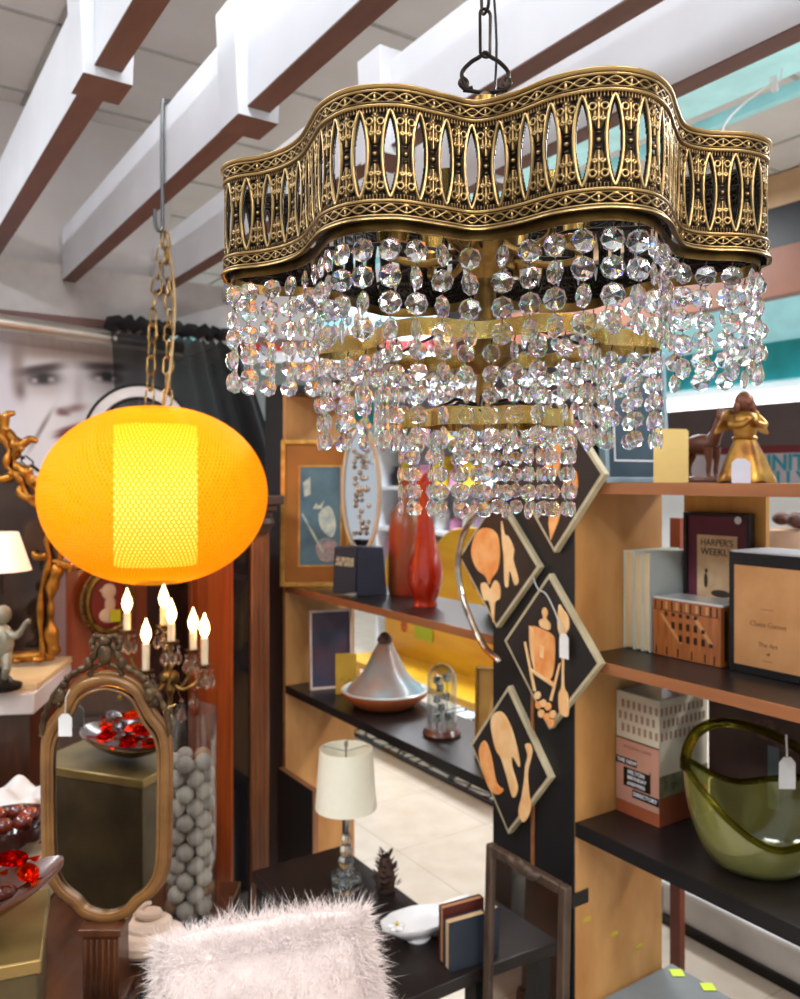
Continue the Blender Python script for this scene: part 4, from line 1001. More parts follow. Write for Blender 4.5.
# orange rosette toy behind and yellow bench: see beyond. Red glass vase:
rg = mat('red_glass', (252, 84, 26), .08, coat=1.0, col2=(230, 46, 16), scale=14, trans=.6, ior=1.3)
q = at(425, 603, Z1); t = thing('glass_vase', 'tall bright red glass vase with a pinched neck on the upper shelf', 'vase', (1.40, 1.955, Z1+.001), .3); t.scale = (1.16, 1.16, 1.12)
def vprof(r0, r1=0): return r0
prof = [(.030, 0), (.031, .006), (.028, .014), (.031, .022), (.040, .045), (.0445, .075), (.042, .105), (.034, .14), (.026, .18), (.021, .22), (.019, .26), (.021, .30), (.027, .335)]
n = 40; vs = []; fs = []
P2 = prof+[(r_-.003, z_+.002 if i else z_+.008) for i, (r_, z_) in list(enumerate(prof))[::-1]]
for j, (r_, z_) in enumerate(P2):
    for k in range(n):
        a = 2*PI*k/n; f_ = 1+.055*math.sin(6*a+z_*14)*min(1, max(0, (z_-.05)*9)); vs.append((r_*f_*math.cos(a), r_*f_*math.sin(a), z_+(.014*math.sin(3*a) if .32 < z_ else 0)))
for i in range(len(P2)-1):
    for k in range(n): fs.append((i*n+k, i*n+(k+1) % n, (i+1)*n+(k+1) % n, (i+1)*n+k))
fs.append(tuple(range(n-1, -1, -1))); fs.append(tuple((len(P2)-1)*n+k for k in range(n)))
m = MB(); m.add(vs, fs); m.build('body', rg, t, smooth=80)
# second red piece and a black round vase on the same shelf
m = MB().bb(-.03, .03, -.03, .03, 0, .13); o = m.build('red_block', mat('deep_red', (186, 34, 22), .4), None, bevel=.004, loc=(1.46, 1.58, Z1+.001), rz=.4); tag(o, 'dark red block half hidden behind the onion plaque', 'block')
m = MB().lathe([(0, 0), (.035, 0), (.05, .03), (.056, .10), (.05, .16), (.03, .20), (.018, .215), (.02, .235)], 24); o = m.build('black_vase', mat('black_ceramic', (22, 24, 34), .25), None, loc=(1.505, 1.735, Z1+.001)); tag(o, 'rounded black vase behind the red glass vase', 'vase')
# bent clear strip hanging in front of the shelves at the right end
m = MB(); pts = [onx(500, 496, 1.235), onx(478, 512, 1.235), onx(463, 535, 1.23), onx(458, 565, 1.225), onx(462, 595, 1.225), onx(472, 622, 1.225), onx(484, 646, 1.22), onx(497, 658, 1.215), onx(500, 662, 1.215)]
m.tube(spline(pts, 6), .0075, 8, flat=.45); m.tube([onx(484, 650, 1.216), onx(497, 662, 1.214)], .003, 6)
o = m.build('bent_strip', mat('strip_metal', (206, 196, 182), .12, .95, col2=(120, 96, 76), scale=20), None, smooth=60); tag(o, 'shiny bent strip curving down beside the onion plaque', 'ornament')

# ------------------------------------------------------------------ left bookcase, lower shelf (z = Z2)
t = framed('framed_photo', 'white framed dark red and blue picture standing at the far end of the lower shelf', 'picture', (1.38, 2.48, Z2+.001), CAMR+.3, .150, .272, .008, mat('frame_palepink', (226, 208, 200), .5), mat('photo_dark', (92, 60, 74), .5, col2=(50, 62, 84), scale=8), .05)
o = MB().bb(-.035, .035, -.003, .003, 0, .135).build('yellow_card', mat('card_gold', (214, 172, 58), .6), None, smooth=0, loc=(1.39, 2.40, Z2+.001), rz=CAMR+.1); tag(o, 'small yellow card leaning in front of the white framed picture', 'card')
M_scr = mat('scribble', (150, 110, 40), .6)
m = MB(); m.tube(spline([(-.02, -.0035, .04), (-.01, -.0035, .055), (0, -.0035, .035), (.01, -.0035, .05), (.022, -.0035, .04)], 4), .0009, 5); m.build('scribble', M_scr, o)
# tagine
q = onz(380, 705, Z2); t = thing('tagine', 'clay tagine pot with a pale blue glazed conical lid on the lower shelf', 'pot', (q.x+.012, q.y-.01, Z2+.001), 0); t.scale = (1.15, 1.15, 1.2)
m = MB().lathe([(0, 0), (.078, 0), (.088, .006), (.118, .030), (.122, .040), (.116, .040), (.108, .034)], 40); m.build('dish', mat('terracotta', (206, 112, 62), .5, col2=(182, 92, 50), scale=12), t)
m = MB().lathe([(.1075, .0345), (.1165, .0405), (.1205, .0415), (.1215, .044), (.117, .046), (.108, .042)], 40, closed=True); m.build('glazed_rim', mat('rim_white', (222, 226, 222), .2), t)
m = MB().lathe([(.107, .042), (.100, .052), (.080, .068), (.062, .088), (.047, .115), (.034, .140), (.024, .158), (.020, .166), (.0, .168)], 40)
m.build('lid', mat('glaze_blue', (132, 172, 182), .35, coat=.2, col2=(160, 132, 118), scale=9, detail=2), t, smooth=60)
m = MB().lathe([(.018, .166), (.022, .172), (.019, .182), (.010, .192), (0, .196)], 20); m.build('lid_knob', mat('knob_brown', (112, 78, 68), .35, col2=(70, 60, 66), scale=30), t)
# glass cloche with small clock works
q = onz(444, 736, Z2); t = thing('glass_cloche', 'glass dome with a tiny mirrored ornament inside on a dark wooden base', 'ornament', (q.x, q.y+.01, Z2+.001), 0); t.scale = (1.15, 1.15, 1.28)
m = MB().lathe([(0, 0), (.046, 0), (.048, .006), (.044, .012), (.040, .016), (0, .016)], 32); m.build('base', mat('base_brown', (88, 44, 26), .3, coat=.5), t)
prof = [(.036, .0165), (.0365, .12)]+[(.0365*math.cos(a), .12+.0365*math.sin(a)) for a in [PI/2*k/8 for k in range(1, 9)]]
m = MB(); vs = []; fs = []; n = 32
for r_, z_ in prof:
    for k in range(n): vs.append((max(r_, 1e-4)*math.cos(2*PI*k/n), max(r_, 1e-4)*math.sin(2*PI*k/n), z_))
for i in range(len(prof)-1):
    for k in range(n): fs.append((i*n+k, i*n+(k+1) % n, (i+1)*n+(k+1) % n, (i+1)*n+k))
m.add(vs, fs); m.build('dome', M_clear, t, smooth=80)
m = MB()
for zz in range(5):
    for xx in range(3):
        if (xx+zz) % 2 == 0: m.box((-.016+xx*.016, random.uniform(-.008, .008), .04+zz*.021), (.013, .012, .016))
for xx in (-1, 0, 1): m.tube([(xx*.016, 0, .017), (xx*.016, 0, .135)], .0012, 6)
m.build('ornament_figure', mat('works_dark', (70, 76, 60), .3, .3, col2=(200, 206, 200), scale=60, detail=1), t, smooth=0)
# gold frame beside the cloche
t = framed('gold_framed_print', 'gold framed print with a pale figure standing beside the glass dome', 'picture', (1.372, 1.618, Z2+.001), CAMR-.35, .098, .235, .006, M_gilt2, mat('print_ochre', (176, 128, 62), .5, col2=(206, 160, 84), scale=10), .04)
m = MB(); m.prism([(p.x, p.z) for p in spline([(-.02, 0, .02), (-.012, 0, .12), (.0, 0, .17), (.012, 0, .18), (.02, 0, .12), (.03, 0, .02)], 3, closed=True)], .0015, .0072); m.build('painted_figure', mat('paint_gold', (236, 190, 112), .5), t, smooth=0)

# ------------------------------------------------------------------ black low table and what stands on it
TZ = .41
t = thing('low_table', 'low black table in front of the left bookcase', 'table', (1.0, 1.93, 0), 0)
m = MB().bb(-.07, .215, -.51, .20, TZ-.03, TZ); m.build('tabletop', M_shelf, t, bevel=.003)
for sx in (-1, 1):
    for sy in (-1, 1): MB().bb(-.02, .02, -.02, .02, 0, TZ-.031).build('leg', M_blackb, t, loc=(.0725+sx*.115, -.155+sy*.32, 0), smooth=0)
q = onz(346, 888, TZ)
t = thing('table_lamp', 'small table lamp with a plain white drum shade and a cut crystal base', 'lamp', (q.x, q.y, TZ+.001), 0)
m = MB(); vs = []; fs = []; n = 48
for r_, z_ in ((.082, .215), (.071, .372), (.0695, .372), (.0805, .215)):
    for k in range(n): vs.append((r_*math.cos(2*PI*k/n), r_*math.sin(2*PI*k/n), z_))
for i in range(4):
    for k in range(n): fs.append((i*n+k, i*n+(k+1) % n, ((i+1) % 4)*n+(k+1) % n, ((i+1) % 4)*n+k))
m.add(vs, fs); m.build('lamp_shade', mat('shade_linen', (238, 234, 214), .8, col2=(235, 231, 211), scale=60), t, smooth=60)
gl = glass_mat('cut_crystal', (244, 248, 250), 0.0, 1.5, 0.2)
m = MB()
m.lathe([(0, 0), (.040, 0), (.042, .012), (.036, .018)], 8, 0); 
for k in range(8): a = 2*PI*k/8; m.ell((.031*math.cos(a), .031*math.sin(a), .030), (.012, .012, .014), 6, 4)
m.lathe([(.024, .020), (.030, .036), (.024, .048), (.016, .054)], 8); m.lathe([(.014, .055), (.022, .070), (.014, .086)], 8); m.lathe([(.012, .087), (.019, .102), (.012, .118)], 8); m.lathe([(.010, .119), (.015, .132), (.010, .146)], 8)
m.build('crystal_base', gl, t, smooth=0)
m = MB().lathe([(.008, .146), (.010, .150), (.010, .19), (.006, .20), (.0025, .22), (.0025, .376), (.005, .378), (.005, .392), (.002, .396)], 12); 
for k in range(3): a = 2*PI*k/3; m.tube([(0, 0, .365), (.070*math.cos(a), .070*math.sin(a), .368)], .0012, 5)
m.build('stem', M_steel, t)
# pine cone / feathers behind the lamp
m = MB(); rr = random.Random(3)
for k in range(70):
    a = rr.uniform(0, 2*PI); z_ = rr.uniform(0, .09); r_ = .030*(1-z_/.11)
    c_ = Vector((r_*math.cos(a), r_*math.sin(a), .012+z_)); d_ = Vector((math.cos(a), math.sin(a), .9))*.016; sd = Vector((-math.sin(a), math.cos(a), 0))*.006
    m.add([c_-sd, c_+sd, c_+d_, c_+d_*.5+Vector((0, 0, .004))], [(0, 1, 3), (1, 2, 3), (2, 0, 3), (0, 2, 1)])
m.lathe([(0, 0), (.022, 0), (.026, .03), (.016, .08), (0, .10)], 12)
q = onz(386, 884, TZ); o = m.build('pine_cone', mat('cone_brown', (78, 56, 44), .8, col2=(48, 34, 28), scale=60), None, smooth=0, loc=(q.x-.02, q.y-.03, TZ+.001)); tag(o, 'dark brown pine cone beside the crystal lamp base', 'pine cone')
# white leaf dish
q = onz(425, 938, TZ); t = thing('leaf_dish', 'white ceramic leaf shaped dish with a pointed lip beside the fluffy cushion', 'dish', (q.x-.015, q.y+.01, TZ+.001), CAMR+.45); t.scale = (1.2, 1.2, 1.2)
n = 40; vs = []; fs = []; K = 8
def leafr(a):
    x = .078*math.cos(a); y = .046*math.sin(a)
    if x > 0: x = x*(1+.55*max(0, math.cos(a))**6); y *= 1
    return x, y
for lay in (0, 1):
    for i in range(K+1):
        s_ = i/K
        for k in range(n):
            a = 2*PI*k/n; x, y = leafr(a); fl = 1+.025*math.sin(10*a)*s_
            vs.append((x*s_*fl, y*s_*fl, .005+.034*s_**2.2+.02*max(0, x*s_-.07)/.05 - (.004 if lay else 0)))
N1 = (K+1)*n
for i in range(K):
    for k in range(n):
        a, b_, c_, d_ = i*n+k, i*n+(k+1) % n, (i+1)*n+(k+1) % n, (i+1)*n+k
        fs.append((a, b_, c_, d_)); fs.append((a+N1, d_+N1, c_+N1, b_+N1))
for k in range(n): fs.append((K*n+k, K*n+(k+1) % n, K*n+(k+1) % n+N1, K*n+k+N1))
wc = mat('white_ceramic', (240, 240, 240), .12, coat=.5, col2=(232, 232, 234))
m = MB(); m.add(vs, fs); m.lathe([(0, 0), (.026, 0), (.028, .004), (.02, .008)], 20); m.build('body', wc, t, smooth=60)
m = MB()
for k in range(5): a = 2*PI*k/5; m.ell((-.045+.010*math.cos(a), .010*math.sin(a), .033), (.009, .006, .004), 8, 6, rot=(0, 0, a))
m.build('flower', wc, t)
m = MB().ell((-.045, 0, .038), .004, 8, 6); m.build('flower_centre', mat('flower_yellow', (226, 196, 60), .5), t)
# books between dish and mirror
t = thing('book', 'dark red covered book standing upright nearest the white leaf dish', 'book', (1.105, 1.482, TZ+.001), FR-.12, 'upright books on the low table'); t.scale = (.9, .9, .95)
m = MB(); m.bb(-.011, -.009, 0, .12, 0, .135); m.bb(.009, .011, 0, .12, 0, .135); m.bb(-.009, .009, .118, .12, 0, .135); m.build('cover', mat('cover_maroon', (92, 36, 32), .5), t, smooth=0)
MB().bb(-.0088, .0088, .004, .1175, .003, .132).build('pages', mat('pages_tan', (190, 140, 100), .7), t, smooth=0)
t = thing('book', 'cream edged book with dark blue cover standing nearest the small mirror', 'book', (1.100, 1.455, TZ+.001), FR-.12, 'upright books on the low table'); t.scale = (.9, .9, .95)
m = MB(); m.bb(-.013, -.011, 0, .11, 0, .115); m.bb(.011, .013, 0, .11, 0, .115); m.bb(-.011, .011, .108, .11, 0, .115); m.build('cover', mat('cover_navy', (42, 50, 62), .5), t, smooth=0)
MB().bb(-.0108, .0108, .004, .1075, .003, .112).build('pages', mat('pages_cream', (222, 186, 140), .7), t, smooth=0)
# small wooden framed mirror leaning on the post
t = thing('framed_mirror', 'narrow dark wooden framed mirror leaning against the foot of the black post', 'mirror', (1.150, 1.283, 0), FR)
w_, h_, f_ = .245, .695, .021
m = MB(); m.bb(-w_/2, -w_/2+f_, 0, .02, 0, h_); m.bb(w_/2-f_, w_/2, 0, .02, 0, h_); m.bb(-w_/2+f_, w_/2-f_, 0, .02, 0, f_); m.bb(-w_/2+f_, w_/2-f_, 0, .02, h_-f_, h_)
m.build('frame', mat('frame_umber', (84, 66, 52), .45, col2=(58, 44, 36), scale=14, stretch=(6, 1, 1)), t, bevel=.004)
m = MB(); m.ell((0, -.001, h_-.008), (.045, .010, .014), 16, 8); m.ell((-.03, -.002, h_-.004), (.022, .009, .010), 12, 8, rot=(0, .3, 0)); m.ell((.03, -.002, h_-.010), (.022, .009, .010), 12, 8, rot=(0, -.3, 0)); m.ell((0, -.006, h_), (.012, .008, .012), 10, 8)
m.build('carved_crest', MATS['frame_umber'], t)
MB().bb(-w_/2+f_, w_/2-f_, .008, .012, f_, h_-f_).build('glass', M_mirror, t, smooth=0)
t.rotation_euler = (-.03, 0, FR)
# black panel with wooden edge leaning on the bookcase
t = thing('canvas_panel', 'black faced panel with pale wooden edge standing beside the white lamp', 'panel', (1.225, 2.455, 0), FR)
MB().bb(-.13, .125, 0, .003, 0, .505).build('black_face', M_blackb, t, smooth=0)
MB().bb(-.13, .125, .0031, .022, 0, .507).build('wooden_stretcher', mat('stretcher_pine', (164, 112, 78), .6), t, smooth=0)

# ------------------------------------------------------------------ store floor beyond the left bookcase
# yellow pine bench on a patterned rug
t = thing('patterned_rug', 'black and white patterned rug under the yellow pine bench', 'rug', (2.95, 3.55, 0), 0)
MB().bb(-.50, .50, -.70, .70, .0008, .010).build('border', M_black, t, smooth=0)
vb = bpy.data.materials.new('rug_pattern'); vb.use_nodes = True; nt = vb.node_tree; b = nt.nodes['Principled BSDF']; b.inputs['Roughness'].default_value = .9
tc = nt.nodes.new('ShaderNodeTexCoord'); vo = nt.nodes.new('ShaderNodeTexVoronoi'); vo.inputs['Scale'].default_value = 9; vo.feature = 'DISTANCE_TO_EDGE'
rp = nt.nodes.new('ShaderNodeValToRGB'); rp.color_ramp.interpolation = 'CONSTANT'; rp.color_ramp.elements[0].color = (*lin((60, 66, 72)), 1); rp.color_ramp.elements[1].position = .07; rp.color_ramp.elements[1].color = (*lin((214, 222, 222)), 1)
e = rp.color_ramp.elements.new(.5); e.color = (*lin((94, 104, 112)), 1)
nt.links.new(tc.outputs['Object'], vo.inputs['Vector']); nt.links.new(vo.outputs['Distance'], rp.inputs[0]); nt.links.new(rp.outputs[0], b.inputs['Base Color'])
MB().bb(-.47, .47, -.67, .67, .0101, .013).build('woven_field', vb, t, smooth=0)
t = thing('pine_bench', 'yellow knotty pine bench with a high shaped back standing on the patterned rug', 'bench', (2.80, 3.50, .0135), FR); t.scale = (1.5, 1, 1)
M_yp = mat('yellow_pine', (250, 200, 52), .35, coat=.4, col2=(236, 168, 38), scale=4, stretch=(.8, 1, 3), detail=5)
m = MB(); pl = spline([(-.56, 0, .40), (-.56, 0, .98), (-.44, 0, 1.10), (-.26, 0, 1.06), (-.12, 0, 1.20), (.08, 0, 1.22), (.2, 0, 1.10), (.36, 0, 1.16), (.50, 0, 1.08), (.56, 0, .90), (.56, 0, .40)], 4)
m.prism([(p.x, p.z) for p in pl], 0, .03); m.build('backrest', M_yp, t, bevel=.004)
MB().bb(-.56, .56, -.32, .0, .38, .42).build('seat', M_yp, t, bevel=.006)
for x_ in (-.5, .5):
    for y_ in (-.29, -.03): MB().bb(-.03, .03, -.025, .025, 0, .379).build('leg', M_yp, t, bevel=.004, loc=(x_, y_, 0))
M_knot = mat('knot_orange', (222, 120, 40), .5, col2=(168, 84, 28), scale=40)
for (x_, z_, r_) in ((-.40, .93, .05), (-.30, .72, .045), (-.14, .66, .03), (-.42, .60, .035), (.10, .80, .035), (.05, .95, .05)): MB().ell((x_, -.001, z_), (r_*.7, .0015, r_*1.15), 16, 6).build('knot', M_knot, t)
o = MB().bb(-.09, .09, -.003, 0, 0, .16).build('green_label', mat('label_green', (196, 214, 60), .6, col2=(180, 204, 52)), None, smooth=0, loc=(2.796, 3.92, .56), rz=FR); tag(o, 'yellow green paper label on the back of the pine bench', 'label')
# shelf of coloured goods
t = thing('goods_shelf', 'white open shelf unit with colourful goods far behind the red vase', 'shelf unit', (3.7, 4.9, 0), FR)
m = MB(); m.bb(-1.0, -.97, 0, .35, 0, 2.2); m.bb(.97, 1.0, 0, .35, 0, 2.2); m.bb(-.97, .97, .33, .35, 0, 2.2); m.build('body', M_white, t, smooth=0)
for z_ in (.35, .72, 1.08, 1.42, 1.78, 2.17): MB().bb(-.969, .969, .0, .329, z_, z_+.03).build('shelf', M_white, t, smooth=0)
cols = [('pink', (222, 150, 190)), ('lilac', (190, 160, 214)), ('blue', (60, 120, 200)), ('pale_blue', (160, 206, 226)), ('red', (206, 50, 40)), ('yellow', (236, 200, 60)), ('white', (236, 236, 236)), ('green', (70, 150, 90)), ('black', (30, 30, 36)), ('orange', (226, 120, 50))]
CM = {n_: mat('goods_'+n_, c_, .5) for n_, c_ in cols}
rr = random.Random(11); lv = {.38: 'bottom', .75: 'second', 1.11: 'third', 1.45: 'fourth', 1.81: 'top'}
for z_, nm in lv.items():
    x_ = -.93; k = 0
    while x_ < .74:
        w_ = rr.uniform(.10, .19); h_ = rr.uniform(.12, .27); cn = rr.choice(cols)[0]
        lx = x_+w_/2; 
        m = MB(); kind = rr.random()
        if kind < .5: m.bb(-w_/2, w_/2, -.07, .07, 0, h_*.88); m.bb(-w_/2-.004, w_/2+.004, -.075, .075, h_*.88, h_)
        else: m.lathe([(0, 0), (w_*.42, 0), (w_*.46, h_*.1), (w_*.44, h_*.6), (w_*.2, h_*.8), (w_*.2, h_*.93), (w_*.24, h_)], 16)
        kd = 'box' if kind < .5 else 'jar'
        # local (lx, .15) of the unit in world: facing out (-X)
        wx, wy = 3.7+.14, 4.9-lx
        o = m.build('goods_'+kd, CM[cn], None, bevel=0 if kind >= .5 else .003, loc=(wx, wy, z_+.001))
        o.rotation_euler = (0, 0, FR)
        desc = '%s %s' % (cn.replace('_', ' '), 'lidded box' if kind < .5 else 'narrow necked jar')
        tag(o, '%s %s, %s shelf of goods unit' % (desc, ('beside '+prev) if k else 'first in its row', nm if nm in ('bottom', 'top') else nm+' lowest'), kd, 'goods on the %s shelf' % nm)
        x_ += w_+rr.uniform(.02, .05); k += 1; prev = desc
# red, white and blue hanging banner beyond the chandelier
t = thing('hanging_banner', 'white and red banner with a pale blue stripe hanging from the ceiling beyond the chandelier', 'banner', (2.9, 5.2, 2.35), CAMR)
MB().bb(-.75, .75, 0, .02, 0, .40).build('white_panel', mat('banner_white', (226, 228, 234), .6), t, smooth=0)
MB().bb(-.75, .75, -.003, -.0002, .08, .16).build('red_stripe', mat('banner_red', (204, 36, 44), .6), t, smooth=0)
MB().bb(-.75, .75, -.003, -.0002, .26, .34).build('blue_stripe', mat('banner_blue', (150, 214, 230), .6), t, smooth=0)
m = MB(); m.tube([(-.6, .01, .40), (-.6, .01, .745)], .004, 6); m.tube([(.6, .01, .40), (.6, .01, .745)], .004, 6); m.build('hanging_rod', M_greysteel, t)

# ------------------------------------------------------------------ back wall, poster, rod, curtain
def poster():
    y = 3.795; xa, xb, za, zb = -.45, 1.245, H-.335, H+.66
    NX, NZ = 260, 150
    xs = np.linspace(xa, xb, NX); zs = np.linspace(za, zb, NZ); X, Z = np.meshgrid(xs, zs, indexing='ij')
    # the printed picture is drawn in its own plane; u, v in metres from the left eye
    A_ = ony(41, 373, y); E0 = (A_.x, A_.z); s_ = 3.75/F*1.0
    ux, uz = (ony(141, 373, y).x-A_.x)/100, (A_.z-ony(41, 473, y).z)/100
    U = (X-E0[0])/ux; V = (E0[1]-Z)/uz
    def g(cx, cy, rx, ry, p=2.0, rot=0.0):
        du, dv = U-cx, V-cy; c_, s2 = math.cos(rot), math.sin(rot)
        a = (du*c_+dv*s2)/rx; b_ = (-du*s2+dv*c_)/ry
        return np.exp(-(np.abs(a)**p+np.abs(b_)**p))
    base = np.ones(U.shape+(3,))*np.array([214, 206, 214])
    def mixc(c_, w_):
        nonlocal base
        w_ = np.clip(w_, 0, 1)[..., None]; base = base*(1-w_)+np.array(c_)*w_
    face = g(40, 40, 56, 78, 5)
    mixc((228, 220, 220), face)
    mixc((206, 192, 184), g(48, -38, 72, 26, 6)); mixc((176, 156, 144), g(48, -22, 66, 7, 3)*.8)
    strands = (0.5+0.5*np.sin(U*1.3+3*np.sin(U*.31)+np.sin(V*.12)))*g(48, -38, 72, 24, 6); mixc((170, 148, 136), strands*.25)
    mixc((150, 128, 120), g(-22, -2, 6, 22, 3)*.75); mixc((90, 70, 64), g(-19, 18, 5, 9, 2)*.8)
    mixc((168, 152, 150), g(2, 12, 22, 12, 2.5)*.6); mixc((168, 152, 150), g(64, 6, 24, 12, 2.5)*.6)
    mixc((62, 44, 42), g(0, -4, 21, 4.5, 3, -.24)); mixc((46, 32, 32), g(2, 5, 15, 6.5, 2.6, -.10)); mixc((176, 164, 166), g(9, 6, 4, 2.6, 3)); mixc((176, 164, 166), g(-6, 8, 3, 2.4, 3)); mixc((16, 12, 12), g(2, 5, 4.6, 5, 3))
    mixc((62, 44, 42), g(62, -11, 24, 4.5, 3, -.02)); mixc((46, 32, 32), g(64, -1, 16, 6, 2.6, .08)); mixc((186, 172, 172), g(56, 2, 4, 2.4, 3)); mixc((186, 172, 172), g(72, 1, 3, 2.2, 3)); mixc((16, 12, 12), g(64, -1, 4.6, 4.6, 3))
    mixc((190, 176, 176), g(36, 14, 5, 20, 2.5, .05)*.7); mixc((112, 74, 72), g(21, 38, 6.5, 4, 3)); mixc((140, 104, 102), g(31, 34, 11, 4, 2.4, -.2)*.9); mixc((236, 228, 228), g(24, 24, 6, 10, 2)*.6)
    mixc((112, 56, 60), g(27, 56, 14, 4, 3, -.35)); mixc((136, 78, 80), g(28, 63, 12, 4.2, 3, -.25)*.95); mixc((70, 34, 38), g(27, 59, 13, 1.3, 3, -.3))
    mixc((128, 110, 108), g(-2, 60, 2.2, 24, 3, .48)*.9); mixc((232, 228, 232), g(-36, 80, 30, 34, 3)*.8)
    mixc((160, 144, 142), g(92, 40, 8, 70, 4)*.6)
    lut = np.array([lin((k, k, k))[0] for k in range(256)])
    colr = lut[np.clip(base, 0, 255).astype(int)]
    me = bpy.data.meshes.new('portrait_poster')
    vs = [(float(x_), y-.004, float(z_)) for x_ in xs for z_ in zs]
    fs = [(i*NZ+j, (i+1)*NZ+j, (i+1)*NZ+j+1, i*NZ+j+1) for i in range(NX-1) for j in range(NZ-1)]
    me.from_pydata(vs, [], fs)
    at_ = me.color_attributes.new('print', 'FLOAT_COLOR', 'POINT')
    at_.data.foreach_set('color', np.concatenate([colr.reshape(-1, 3), np.ones((NX*NZ, 1))], 1).astype(np.float32).ravel())
    me.materials.append(attr_mat('poster_print', 'print', .45))
    o = bpy.data.objects.new('portrait_poster', me); COL.objects.link(o)
    md = o.modifiers.new('solid', 'SOLIDIFY'); md.thickness = .003
    tag(o, 'large pale poster print of a face with dark eyes on the back wall', 'poster')
poster()
m = MB().tube([ony(-70, 312, 3.64), ony(182, 349, 3.64)], .034, 20); 
o = m.build('metal_rod', mat('rod_silver', (206, 198, 188), .3, .7), None); tag(o, 'thick silver rod running under the white fascia above the poster', 'rod')
# sheer curtain
def curtain():
    m = MB(); nu, nv = 90, 30; vs = []; fs = []
    a0, a1 = ony(112, 330, 3.58), ony(238, 348, 3.58); ztop = a0.z+.0; zbot = .9
    for i in range(nu+1):
        for j in range(nv+1):
            s_ = i/nu; q = j/nv
            x = a0.x+(a1.x-a0.x)*s_ + q*(.10+.50*s_)*.75
            y = 3.575+.030*math.sin(s_*46+q*1.5)*(.5+.6*q)+.02*math.sin(s_*17+1)
            z = ztop+(a1.z-a0.z)*s_*.3+.012*math.sin(s_*90)-(ztop-zbot)*q
            vs.append((x, y, z))
    for i in range(nu):
        for j in range(nv): k = i*(nv+1)+j; fs.append((k, k+nv+1, k+nv+2, k+1))
    m.add(vs, fs)
    mt = bpy.data.materials.new('sheer_black'); mt.use_nodes = True; nt = mt.node_tree; b = nt.nodes['Principled BSDF']; b.inputs['Base Color'].default_value = (*lin((12, 12, 16)), 1); b.inputs['Roughness'].default_value = .9
    tr = nt.nodes.new('ShaderNodeBsdfTransparent'); mx = nt.nodes.new('ShaderNodeMixShader')
    tc = nt.nodes.new('ShaderNodeTexCoord'); sp = nt.nodes.new('ShaderNodeSeparateXYZ'); nt.links.new(tc.outputs['Object'], sp.inputs[0])
    mr = nt.nodes.new('ShaderNodeMapRange'); mr.inputs[1].default_value = a0.x+.05; mr.inputs[2].default_value = a0.x+.62; mr.inputs[3].default_value = .74; mr.inputs[4].default_value = .985
    nt.links.new(sp.outputs[0], mr.inputs[0]); nt.links.new(mr.outputs[0], mx.inputs[0]); nt.links.new(tr.outputs[0], mx.inputs[1]); nt.links.new(b.outputs[0], mx.inputs[2]); nt.links.new(mx.outputs[0], nt.nodes['Material Output'].inputs[0])
    t = thing('sheer_curtain', 'sheer black curtain gathered on the silver rod and falling behind the globe lamp', 'curtain', (0, 0, 0), 0)
    m.build('fabric', mt, t, smooth=80)
    m = MB(); m.tube([(a0.x-.01, 3.575, ztop+.0)]+[(a0.x+(a1.x-a0.x)*k/24+.0, 3.575+.012*math.sin(k*2.1), ztop+.035+(a1.z-a0.z)*k/24*.3+.012*math.sin(k*2.7)) for k in range(25)], .030, 10)
    m.build('gathered_heading', mt, t, smooth=80)
curtain()
# hoop
t = thing('round_hoop', 'round white hoop with a thin black outer edge hanging on the poster behind the globe', 'hoop', (0, 0, 0), CAMR)
pc = W(139, 440, 3.25); t.location = pc
m = MB().lathe([(.168, -.010), (.172, -.016), (.206, -.016), (.212, -.008), (.212, .008), (.172, .010)], 56, 0, rot=(PI/2, 0, 0), closed=True); m.build('white_ring', mat('hoop_white', (226, 218, 214), .4), t)
m = MB().lathe([(.212, -.012), (.224, -.010), (.224, .010), (.212, .010)], 56, 0, rot=(PI/2, 0, 0), closed=True); m.lathe([(.160, -.012), (.168, -.012), (.168, .010), (.160, .010)], 56, 0, rot=(PI/2, 0, 0), closed=True); m.build('black_edge', M_black, t)
m = MB()
for k in range(12): a = 2*PI*k/12; m.tube([(0, 0, 0), (.166*math.cos(a), 0, .166*math.sin(a))], .0012, 5)
m.tube([(0, .012, 0), (0, .25, 0)], .003, 6); m.build('spokes', M_greysteel, t)

# ------------------------------------------------------------------ cherry wood cases
t = thing('wooden_cabinet', 'orange cherry wood cabinet with a dark recessed middle below the globe lamp', 'cabinet', (.90, 2.9, 0), 0)
MB().bb(-.30, -.175, 0, .35, 0, 1.20).build('side_post', M_cherry, t, bevel=.004); MB().bb(.13, .29, 0, .35, 0, 1.20).build('side_post', M_cherry, t, bevel=.004)
MB().bb(-.1745, .1295, .03, .35, .05, 1.17).build('recessed_panel', mat('panel_darkbrown', (52, 30, 24), .18, coat=.5, col2=(34, 20, 18), scale=5), t, smooth=0)
m = MB(); m.bb(-.1745, -.03, .0, .029, .05, 1.17); m.bb(-.14, -.135, -.004, 0, .1, 1.1); m.bb(-.07, -.065, -.004, 0, .1, 1.1); m.build('inner_stile', mat('stile_brown', (140, 70, 34), .35, coat=.3, col2=(112, 52, 26), scale=5, stretch=(5, 5, .8)), t, smooth=0)
m = MB().bb(-.32, .30, -.02, .36, 1.201, 1.225); m.build('top', M_cherry, t, bevel=.004)
t = thing('tall_case', 'tall cherry wood case with a fluted pilaster and dark glass beside the left bookcase', 'cabinet', (1.065, 2.45, 0), 0)
MB().bb(-.064, -.058, .0, .30, 0, 1.38).build('side_panel', M_cherry, t, smooth=0)
MB().bb(-.0575, -.002, .004, .30, .02, 1.38).build('glass_door', mat('dark_glass', (24, 22, 26), .05, coat=1.0), t, smooth=0)
